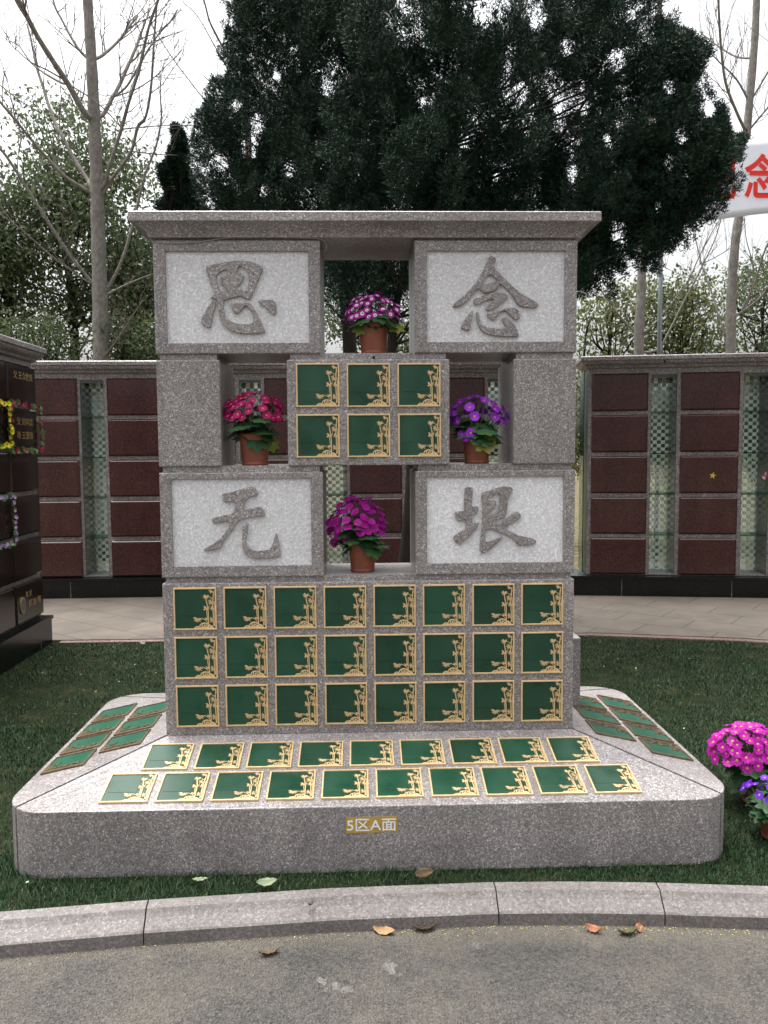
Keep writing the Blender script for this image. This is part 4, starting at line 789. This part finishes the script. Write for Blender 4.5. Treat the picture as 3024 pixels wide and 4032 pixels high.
    m = MB(); tp0 = [at(u, v, trunks[0][2]) for u, v in trunks[0][0]]; tpath = smooth_path(tp0, 6)
    fc = (y+3.45)/(C[:, 1]+3.45); okc = inside(W2, CAMC.x+(C[:, 0]-CAMC.x)*fc, CAMC.z+(C[:, 2]-CAMC.z)*fc)
    for i in range(0, len(C), max(1, len(C)//45)):
        if not okc[i]: continue
        zt_ = C[i][2]-rnd.uniform(.3, .9); k_ = min(range(len(tpath)), key=lambda j: abs(tpath[j].z-zt_)); s_ = tpath[k_]; e = Vector(C[i]); mid = s_.lerp(e, .5)+Vector((rnd.uniform(-.12, .12), rnd.uniform(-.12, .12), -.05))
        m.tube([p-base for p in smooth_path([s_, mid, e, e+Vector(D[i])*.08], 3)], np.linspace(.012, .003, 10), 5)
    m.build('branches', M['darkbark'], T, smooth=True)
    return T, b3, W2
PA = [(1480, -150), (2600, -150), (2610, 0), (2619, 91), (2606, 137), (2651, 155), (2706, 128), (2751, 200), (2779, 346), (2751, 437), (2780, 500), (2812, 470), (2833, 437), (2850, 500), (2888, 538), (2893, 629), (2870, 756), (2788, 857), (2670, 957), (2587, 1030), (2514, 1039), (2460, 966), (2440, 940), (2432, 1030), (2387, 1130), (2314, 1157), (2250, 1148), (2150, 1000), (2000, 960), (1800, 1050), (1700, 1250), (1500, 1270), (1250, 1230), (1230, 1000), (1300, 700), (1320, 300), (1400, 0)]
juniper('huge dark green juniper close behind the memorial, its boughs reaching over the right wall', 3.4, PA, [([(1585, 2400), (1595, 2200), (1618, 1840), (1575, 1560), (1542, 1360), (1600, 1000), (1700, 600), (1760, 200), (1770, -150)], (70, 62, 46, 42, 40, 28, 20, 14, 8), 3.35), ([(1620, 950), (1900, 800), (2150, 600), (2330, 350), (2420, 60)], (16, 14, 12, 10, 6), 3.3), ([(1900, 800), (2300, 780), (2620, 700), (2800, 600)], (13, 11, 9, 6), 3.35)], 1000, 41, .95, 1850, 110, (.32, .58), .74, bl=(.022, .044), bw=.0036, inset=.07, holes=((2232, 190, 34), (2424, 246, 42), (2633, 355, 30), (2432, 915, 44), (2050, 364, 32), (2680, 540, 34), (2633, 650, 32), (1895, 45, 40), (1530, 91, 34), (2560, 480, 24), (2390, 560, 26), (2250, 690, 28), (1830, 560, 24), (2120, 80, 40), (2590, 820, 26), (2700, 690, 22), (1660, 420, 22), (2300, 420, 22), (2480, 60, 24), (1950, 700, 20)), extra=((2800, 560), (2795, 640), (2770, 740), (2720, 700), (2700, 790), (2640, 830), (2570, 880), (2510, 920), (2380, 1030), (2310, 1090), (2430, 890), (1900, 790), (1820, 850), (1960, 840), (1720, 830), (1880, 700), (2200, 120), (2380, 120), (2440, 250), (2660, 700), (2630, 200), (2665, 215), (2690, 330), (2380, 950), (2300, 1000)))
PB = [(880, -150), (880, 0), (898, 155), (902, 264), (857, 310), (825, 392), (793, 447), (778, 520), (758, 480), (752, 600), (766, 656), (780, 756), (811, 802), (860, 960), (1000, 1060), (1250, 1180), (1330, 1260), (1400, 1120), (1500, 1000), (1560, 600), (1540, -150)]
juniper('dark juniper with a forked dark trunk behind the left half of the memorial', 6.7, PB, [([(1377, 2300), (1377, 1400), (1365, 1250), (1340, 1050), (1250, 700), (1200, 300), (1180, -150)], (60, 56, 54, 46, 36, 26, 18), 6.7), ([(1362, 1260), (1400, 1080), (1430, 800), (1440, 400)], (40, 32, 24, 14), 6.75)], 840, 42, 1.1, 1150, 105, (.45, .78), .95, inset=.10, holes=((1011, 500, 34), (984, 592, 40), (1294, 355, 34), (1349, 510, 34), (1139, 674, 30), (1458, 547, 34), (930, 420, 22), (1090, 300, 20), (1230, 560, 24), (880, 640, 20), (1400, 700, 26), (1040, 760, 24)), bl=(.028, .055), bw=.0046)
PC = [(695, 505), (712, 580), (725, 620), (738, 680), (765, 740), (790, 790), (800, 900), (640, 900), (618, 830), (650, 760), (640, 720), (655, 650), (672, 600), (682, 550)]
juniper('small pointed young juniper above the left end of the cornice', 9.5, PC, [([(705, 2200), (705, 1400), (700, 800), (696, 560)], (16, 14, 8, 4), 9.5)], 200, 43, .35, 700, 90, (.26, .42), 0, inset=.03, extra=((694, 540), (696, 575), (698, 600)), bl=(.05, .10), bw=.007)
# dead brown fronds caught in the lower crown
g = np.random.default_rng(9); V = []; 
for u, v in ((1585, 1095), (1600, 1105), (1490, 1130), (1500, 1120), (1555, 1070), (2610, 480), (1480, 1140), (1590, 1110)):
    c = np.array(at(u, v, 3.2)); k_ = 60; d = unit(g.normal(0, .35, (k_, 3))+np.array([0, 0, -1.0])); o = c+g.normal(0, .03, (k_, 3)); sd = unit(np.cross(d, g.normal(0, 1, (k_, 3))))*.004; ln = g.uniform(.05, .12, k_)[:, None]
    V.append(np.stack([o-sd, o+sd, o+d*ln], 1).reshape(-1, 3))
V = np.concatenate(V)
jt = [o for o in bpy.data.objects if o.name == 'juniper_tree'][0]
raw_mesh('dead_fronds', V-np.array(jt.location), np.arange(len(V)).reshape(-1, 3), M['dead'], jt)

def broadleaf(label, y, poly, trunks, nclump, per, seed, leaf=.05, thick=1.2, mat='camphor', void=.4, name='evergreen_tree', cat='tree', group='broadleaf evergreens behind the walls', spread=.22, nbr=40):
    g = np.random.default_rng(seed); rnd = random.Random(seed); W2 = [(p.x, p.z) for p in (at(u, v, y) for u, v in poly)]
    base = at(*trunks[0][0][0], y); base.z = 0; T = tag(empty(name, base), label, cat, group); b3 = np.array(base)
    P = sample(W2, y, nclump, thick, g); C = P[:, :3]; s1 = np.sin(C[:, 0]*2.3+seed)*np.sin(C[:, 2]*2.9+2*seed)+.7*np.sin(C[:, 0]*5.7+1)*np.sin(C[:, 2]*5.1+C[:, 0]); C = C[s1 < void+g.normal(0, .25, len(C))]
    n = len(C)*per; ci = np.repeat(np.arange(len(C)), per); o = C[ci]+g.normal(0, 1, (n, 3))*np.array([spread, spread, spread*.62])
    d = unit(g.normal(0, 1, (n, 3))+np.array([0, 0, -.55])); s_ = unit(np.cross(d, g.normal(0, 1, (n, 3)))); nn = np.cross(d, s_); ln = leaf*g.uniform(.7, 1.3, n)[:, None]
    a = o; b = o+d*ln*.5+s_*ln*.24+nn*ln*.06; c = o+d*ln; e = o+d*ln*.5-s_*ln*.24+nn*ln*.06
    V = np.stack([a, b, c, e], 1).reshape(-1, 3)-b3; q = np.arange(n)*4; F = np.concatenate([np.stack([q, q+1, q+2], 1), np.stack([q, q+2, q+3], 1)], 1).reshape(-1, 3)
    raw_mesh('crown', V, F, M[mat], T)
    for pts, tw in trunks:
        m = MB(); tp = [at(u, v, y)-base for u, v in pts]; tp = ([Vector((tp[0].x, 0, -.1))] if tp[0].z > .05 else [])+tp; path = smooth_path(tp, 5)
        rr = np.interp(np.linspace(0, 1, len(path)), np.linspace(0, 1, len(tw)), tw)*(y+3.45)/FPX/2; m.tube(path, rr, 9); m.build('trunk', M['darkbark'], T, smooth=True)
    m = MB(); tpath = smooth_path([at(u, v, y) for u, v in trunks[0][0]], 6)
    for i in range(0, len(C), max(1, len(C)//nbr)):
        zt_ = C[i][2]-rnd.uniform(.3, 1.2); k_ = min(range(len(tpath)), key=lambda j: abs(tpath[j].z-zt_)); s0 = tpath[k_]; e_ = Vector(C[i]); mid = s0.lerp(e_, .5)+Vector((rnd.uniform(-.15, .15), rnd.uniform(-.15, .15), -.08))
        m.tube([p-base for p in smooth_path([s0, mid, e_], 4)], np.linspace(.022, .005, 9), 5)
    m.build('branches', M['darkbark'], T, smooth=True)
    return T
broadleaf('large dark camphor tree with a crooked dark trunk behind the left wall', 10.5, [(195, 350), (230, 440), (290, 385), (330, 420), (360, 470), (430, 500), (440, 560), (500, 640), (560, 700), (590, 800), (600, 880), (610, 1200), (560, 1260), (420, 1240), (330, 1230), (180, 1300), (60, 1200), (10, 1050), (70, 900), (110, 800), (80, 640), (110, 560), (80, 460), (120, 420), (170, 430)],
          [([(300, 2200), (297, 1420), (285, 1270), (280, 1130), (255, 1000), (235, 800), (210, 550)], (36, 34, 36, 30, 22, 16, 8)), ([(290, 1290), (340, 1270), (380, 1230), (440, 1100), (480, 900)], (28, 24, 20, 14, 8))], 560, 50, 51, .085, 1.5, 'camphor', .6, spread=.25)
broadleaf('low dark evergreen crown at the left edge above the near wall', 10.2, [(-80, 680), (40, 655), (80, 700), (90, 820), (60, 960), (80, 1200), (150, 1310), (60, 1380), (-100, 1360)], [([(20, 2200), (30, 1400), (20, 1100), (0, 800)], (20, 18, 14, 8))], 190, 46, 52, .085, 1.0, 'camphor', .8, spread=.24)
broadleaf('tall evergreen bush filling the gap between the poplar trunk and the memorial', 9.9, [(440, 900), (580, 880), (640, 1000), (660, 1250), (660, 1400), (440, 1400), (430, 1250), (470, 1100)], [([(540, 2200), (540, 1400), (530, 1200), (520, 1000)], (14, 12, 10, 6))], 130, 40, 53, .08, .8, 'camphor', .65, 'evergreen_bush', 'bush', 'evergreen bushes behind the walls', .22)
for i, (u, lab) in enumerate(((60, 'leggy dark shrub behind the left wall, nearest the left edge'), (190, 'leggy dark shrub behind the left wall beside the crooked dark trunk'), (480, 'leggy dark shrub behind the left wall, right of the poplar trunk'), (600, 'leggy dark shrub behind the left wall, right beside the memorial'))):
    broadleaf(lab, 8.9, [(u-80, 1290), (u-20, 1250), (u+60, 1260), (u+90, 1330), (u+80, 1450), (u-90, 1450)], [([(u, 2200), (u, 1450), (u+6, 1300)], (9, 8, 4)), ([(u+25, 2200), (u+30, 1450), (u+38, 1200)], (7, 6, 3))], 46, 34, 60+i, .07, .5, 'camphor', .9, 'evergreen_shrub', 'shrub', 'leggy shrubs behind the left wall', .17, 8)
broadleaf('yellow green evergreen bush behind the right wall, left of the banner pole', 9.6, [(2270, 1180), (2330, 1140), (2400, 1170), (2470, 1090), (2560, 1095), (2600, 1110), (2640, 1180), (2640, 1420), (2640, 1850), (2150, 1850), (2240, 1400)], [([(2400, 2200), (2400, 1400), (2420, 1200)], (14, 12, 8)), ([(2300, 2200), (2300, 1400), (2340, 1240)], (12, 10, 6))], 260, 42, 71, .075, .9, 'shrubleaf', .75, 'evergreen_bush', 'bush', 'evergreen bushes behind the walls', .21)
broadleaf('yellow green evergreen bush behind the right wall, between the banner pole and the poplar trunk', 9.3, [(2600, 1110), (2700, 1080), (2760, 1110), (2790, 1170), (2850, 1200), (2870, 1420), (2900, 1850), (2600, 1850)], [([(2680, 2200), (2680, 1400), (2700, 1200)], (14, 12, 8)), ([(2760, 2200), (2760, 1400), (2790, 1240)], (12, 10, 6))], 230, 42, 72, .072, .8, 'shrubleaf', .7, 'evergreen_bush', 'bush', 'evergreen bushes behind the walls', .21)
broadleaf('dark evergreen bush behind the right wall at the right edge', 9.9, [(2850, 1150), (2900, 1080), (2960, 1060), (3010, 1010), (3120, 1020), (3140, 1850), (2860, 1850)], [([(3000, 2200), (3000, 1400), (3010, 1150)], (14, 12, 8))], 250, 44, 73, .075, .9, 'camphor', .8, 'evergreen_bush', 'bush', 'evergreen bushes behind the walls', .21)
broadleaf('dark evergreen bush seen through the top opening behind the flower pot', 11.5, [(1280, 1180), (1380, 1230), (1480, 1250), (1620, 1210), (1660, 1420), (1440, 1420), (1400, 1330), (1270, 1300)], [([(1560, 2200), (1560, 1400), (1570, 1250)], (14, 12, 8))], 90, 44, 74, .08, .8, 'camphor', .7, 'evergreen_bush', 'bush', 'evergreen bushes behind the walls', .22)

# ------------------------------------------------------------------ grass
g = np.random.default_rng(17)
def scatter(n, x0, x1, y0, y1):
    X = g.uniform(x0, x1, n); Y = g.uniform(y0, y1, n)
    kb = np.interp(X, [p[0] for p in KB], [p[1] for p in KB]); ok = (Y > kb+.004) & (Y < np.interp(X, [-9, 1.9, 3.0, 4.4], [3.275, 3.275, 3.0, 2.45])+.03)
    qx = np.maximum(np.abs(X)-(OW-RC), 0); qy = np.maximum(np.abs(Y-(FY+BY)/2)-((BY-FY)/2-RC), 0); ok &= np.hypot(qx, qy) > RC+.004
    ok &= X > np.where(Y < 3.36, -2.555, -9); return X[ok], Y[ok]
parts = [scatter(52000, -1.9, 1.9, -.9, -.30), scatter(30000, 1.2, 2.4, -.9, 1.2), scatter(22000, -2.5, -1.2, -.9, 1.2), scatter(75000, -2.56, 3.6, .6, 3.4), scatter(9000, 2.2, 4.5, -1, 2.6)]
X = np.concatenate([p[0] for p in parts]); Y = np.concatenate([p[1] for p in parts]); keep = (np.sin(X*2.3+4)*np.sin(Y*3.1+X)+.6*np.sin(X*6.7)*np.sin(Y*7.9+1) < 1.02) | (g.random(len(X)) < .45)
for px_, py_, pr in ((-1.36, -.50, .07), (1.9, .95, .12), (-1.75, .35, .16), (2.05, 1.5, .14), (-2.0, 1.9, .2), (1.33, -.50, .05)):
    keep &= (np.hypot((X-px_), (Y-py_)*1.6) > pr) | (g.random(len(X)) < .3)
X, Y = X[keep], Y[keep]
n = len(X)
pn = .5+.5*np.sin(X*5.1+1.3*np.sin(Y*3.7))*np.sin(Y*6.3+1.7*np.sin(X*2.9)); H = g.uniform(.012, .028, n)*(.7+.6*pn)
az = g.uniform(0, 2*math.pi, n); lean = g.uniform(.1, .95, n); d = np.stack([np.cos(az)*lean, np.sin(az)*lean, np.ones(n)], 1); d = unit(d)
sw = np.stack([-np.sin(az), np.cos(az), np.zeros(n)], 1)*g.uniform(.0011, .0021, n)[:, None]*np.clip(.75+.16*(Y+1), .75, 1.5)[:, None]; o = np.stack([X, Y, np.full(n, -.01)], 1)
mid = o+d*(H*.6)[:, None]; tip = mid+unit(d*np.array([1.5, 1.5, .55]))*(H*.55)[:, None]
V = np.stack([o-sw, o+sw, mid+sw*.8, mid-sw*.8, tip], 1).reshape(-1, 3); q = np.arange(n)*5
F = np.concatenate([np.stack([q, q+1, q+2], 1), np.stack([q, q+2, q+3], 1), np.stack([q+3, q+2, q+4], 1)], 1).reshape(-1, 3)
tag(raw_mesh('grass', V, F, M['grass']), kind='stuff')

# pale clippings and leaf scraps lying in the turf
n = 280; X = g.uniform(-2.5, 3.4, n); Y = g.uniform(-.6, 3.2, n); kb = np.interp(X, [p[0] for p in KB], [p[1] for p in KB])
ok = (Y > kb+.02) & (~((np.abs(X) < OW+.02) & (Y > FY-.02) & (Y < BY+.02))) & (X > -2.5); X, Y = X[ok], Y[ok]; n = len(X)
az = g.uniform(0, 6.28, n); ln = g.uniform(.006, .022, n)[:, None]; d = np.stack([np.cos(az), np.sin(az), g.uniform(-.2, .5, n)], 1); s_ = np.stack([-np.sin(az), np.cos(az), g.uniform(-.4, .4, n)], 1)*ln*.28
o = np.stack([X, Y, g.uniform(.014, .026, n)], 1); V = np.stack([o, o+d*ln*.5+s_, o+d*ln, o+d*ln*.5-s_], 1).reshape(-1, 3); q = np.arange(n)*4
tag(raw_mesh('lawn_litter', V, np.concatenate([np.stack([q, q+1, q+2], 1), np.stack([q, q+2, q+3], 1)], 1).reshape(-1, 3), M['straw']), kind='stuff')

# ------------------------------------------------------------------ fallen leaves and husks
def zat(u, v, z):
    r = FW + RT*((u-1512)/FPX) - UP*((v-2016)/FPX); return CAMC + r*((z-CAMC.z)/r.z)
def fallen(label, u, v, z, ln, wd, ang, mat, curl=.3, tilt=0, stalk=False):
    p = zat(u, v, z); T = tag(empty('fallen_leaf', (p.x, p.y, z+.003)), label, 'leaf', 'fallen leaves'); T.rotation_euler = (R(tilt), 0, R(ang)); n = 10; ln *= 1.25; wd *= 1.3; vs, fs = [], []
    for i in range(n+1):
        t = i/n; w_ = wd*math.sin(math.pi*min(1, t*.96+.02))**.8*(1-.25*t); x = (t-.5)*ln; zc = curl*ln*.5*((t-.5)*2)**2
        for s_ in (-1, -.5, 0, .5, 1): vs.append((x, s_*w_*.5, zc+curl*wd*.6*abs(s_)**1.5+.002*math.sin(i*2.1+s_*3)))
    for i in range(n):
        for j in range(4): fs.append((i*5+j, (i+1)*5+j, (i+1)*5+j+1, i*5+j+1))
    m = MB(); m.add(vs, fs); b_ = m.build('blade', M[mat], T, smooth=True); md = b_.modifiers.new('thickness', 'SOLIDIFY'); md.thickness = .0008
    s = MB(); s.tube([(ln*.5, 0, curl*ln*.5), (ln*.62, .003, curl*ln*.5), (ln*(.85 if stalk else .68), .01, curl*ln*.62)], .0009, 4); s.build('stalk', M['brownleaf'], T)
fallen('tan fallen leaf lying on the road near the kerb, largest of the row', 1512, 3672, ROADZ, .062, .034, -20, 'tanleaf', .25, 15)
fallen('dark curled leaf on the road just right of the tan one', 1672, 3668, ROADZ, .064, .03, 5, 'brownleaf', .35, -25)
fallen('dark brown leaf with a long stalk on the road, lower left of the others', 1062, 3760, ROADZ, .056, .028, 20, 'brownleaf', .3, -15, True)
fallen('curled orange brown leaf on the road below the middle kerb stone', 2338, 3668, ROADZ, .044, .026, -30, 'orangeleaf', .5, 20)
fallen('dark olive curled leaf on the road beside the upright orange one', 2474, 3684, ROADZ, .056, .028, 8, 'oliveleaf', .4, -25)
fallen('upright orange leaf leaning at the foot of the kerb', 2516, 3658, ROADZ, .044, .026, 62, 'orangeleaf', .15, 35)
fallen('grey green leaf lying on the grass strip in front of the base slab', 1050, 3480, .018, .058, .03, 12, 'greyleaf', .25, 25)
fallen('pale narrow leaf on the grass strip, left of the grey green leaf', 788, 3466, .018, .044, .016, 5, 'greyleaf', .15, 15)
fallen('brown leaf leaning against the foot of the base slab', 1668, 3440, .025, .060, .03, 20, 'brownleaf', .15, 55)
fallen('yellow green leaf lying on the far lawn left of the memorial', 560, 2533, .03, .05, .03, 60, 'greyleaf', .2, 40)
fallen('small dark crumpled leaf lying on the kerb stone', 1224, 3566, .010, .018, .014, 40, 'brownleaf', .5, 0)
V, F = [], []
for _ in range(210):
    x = random.gauss(.75, .42) if random.random() < .7 else random.uniform(-1.1, 1.2); yb = kerb_back(x)-.125-abs(random.gauss(0, .022)); r = random.uniform(.0012, .003); b = len(V)
    a = random.uniform(0, 6.28); V += [(x+r*math.cos(a+t), yb+r*.7*math.sin(a+t), ROADZ+.0015) for t in (0, 1.6, 3.1, 4.7)]+[(x, yb, ROADZ+.004)]; F += [(b+i, b+(i+1) % 4, b+4) for i in range(4)]
tag(raw_mesh('seed_husks', V, F, M['husk']), kind='stuff')
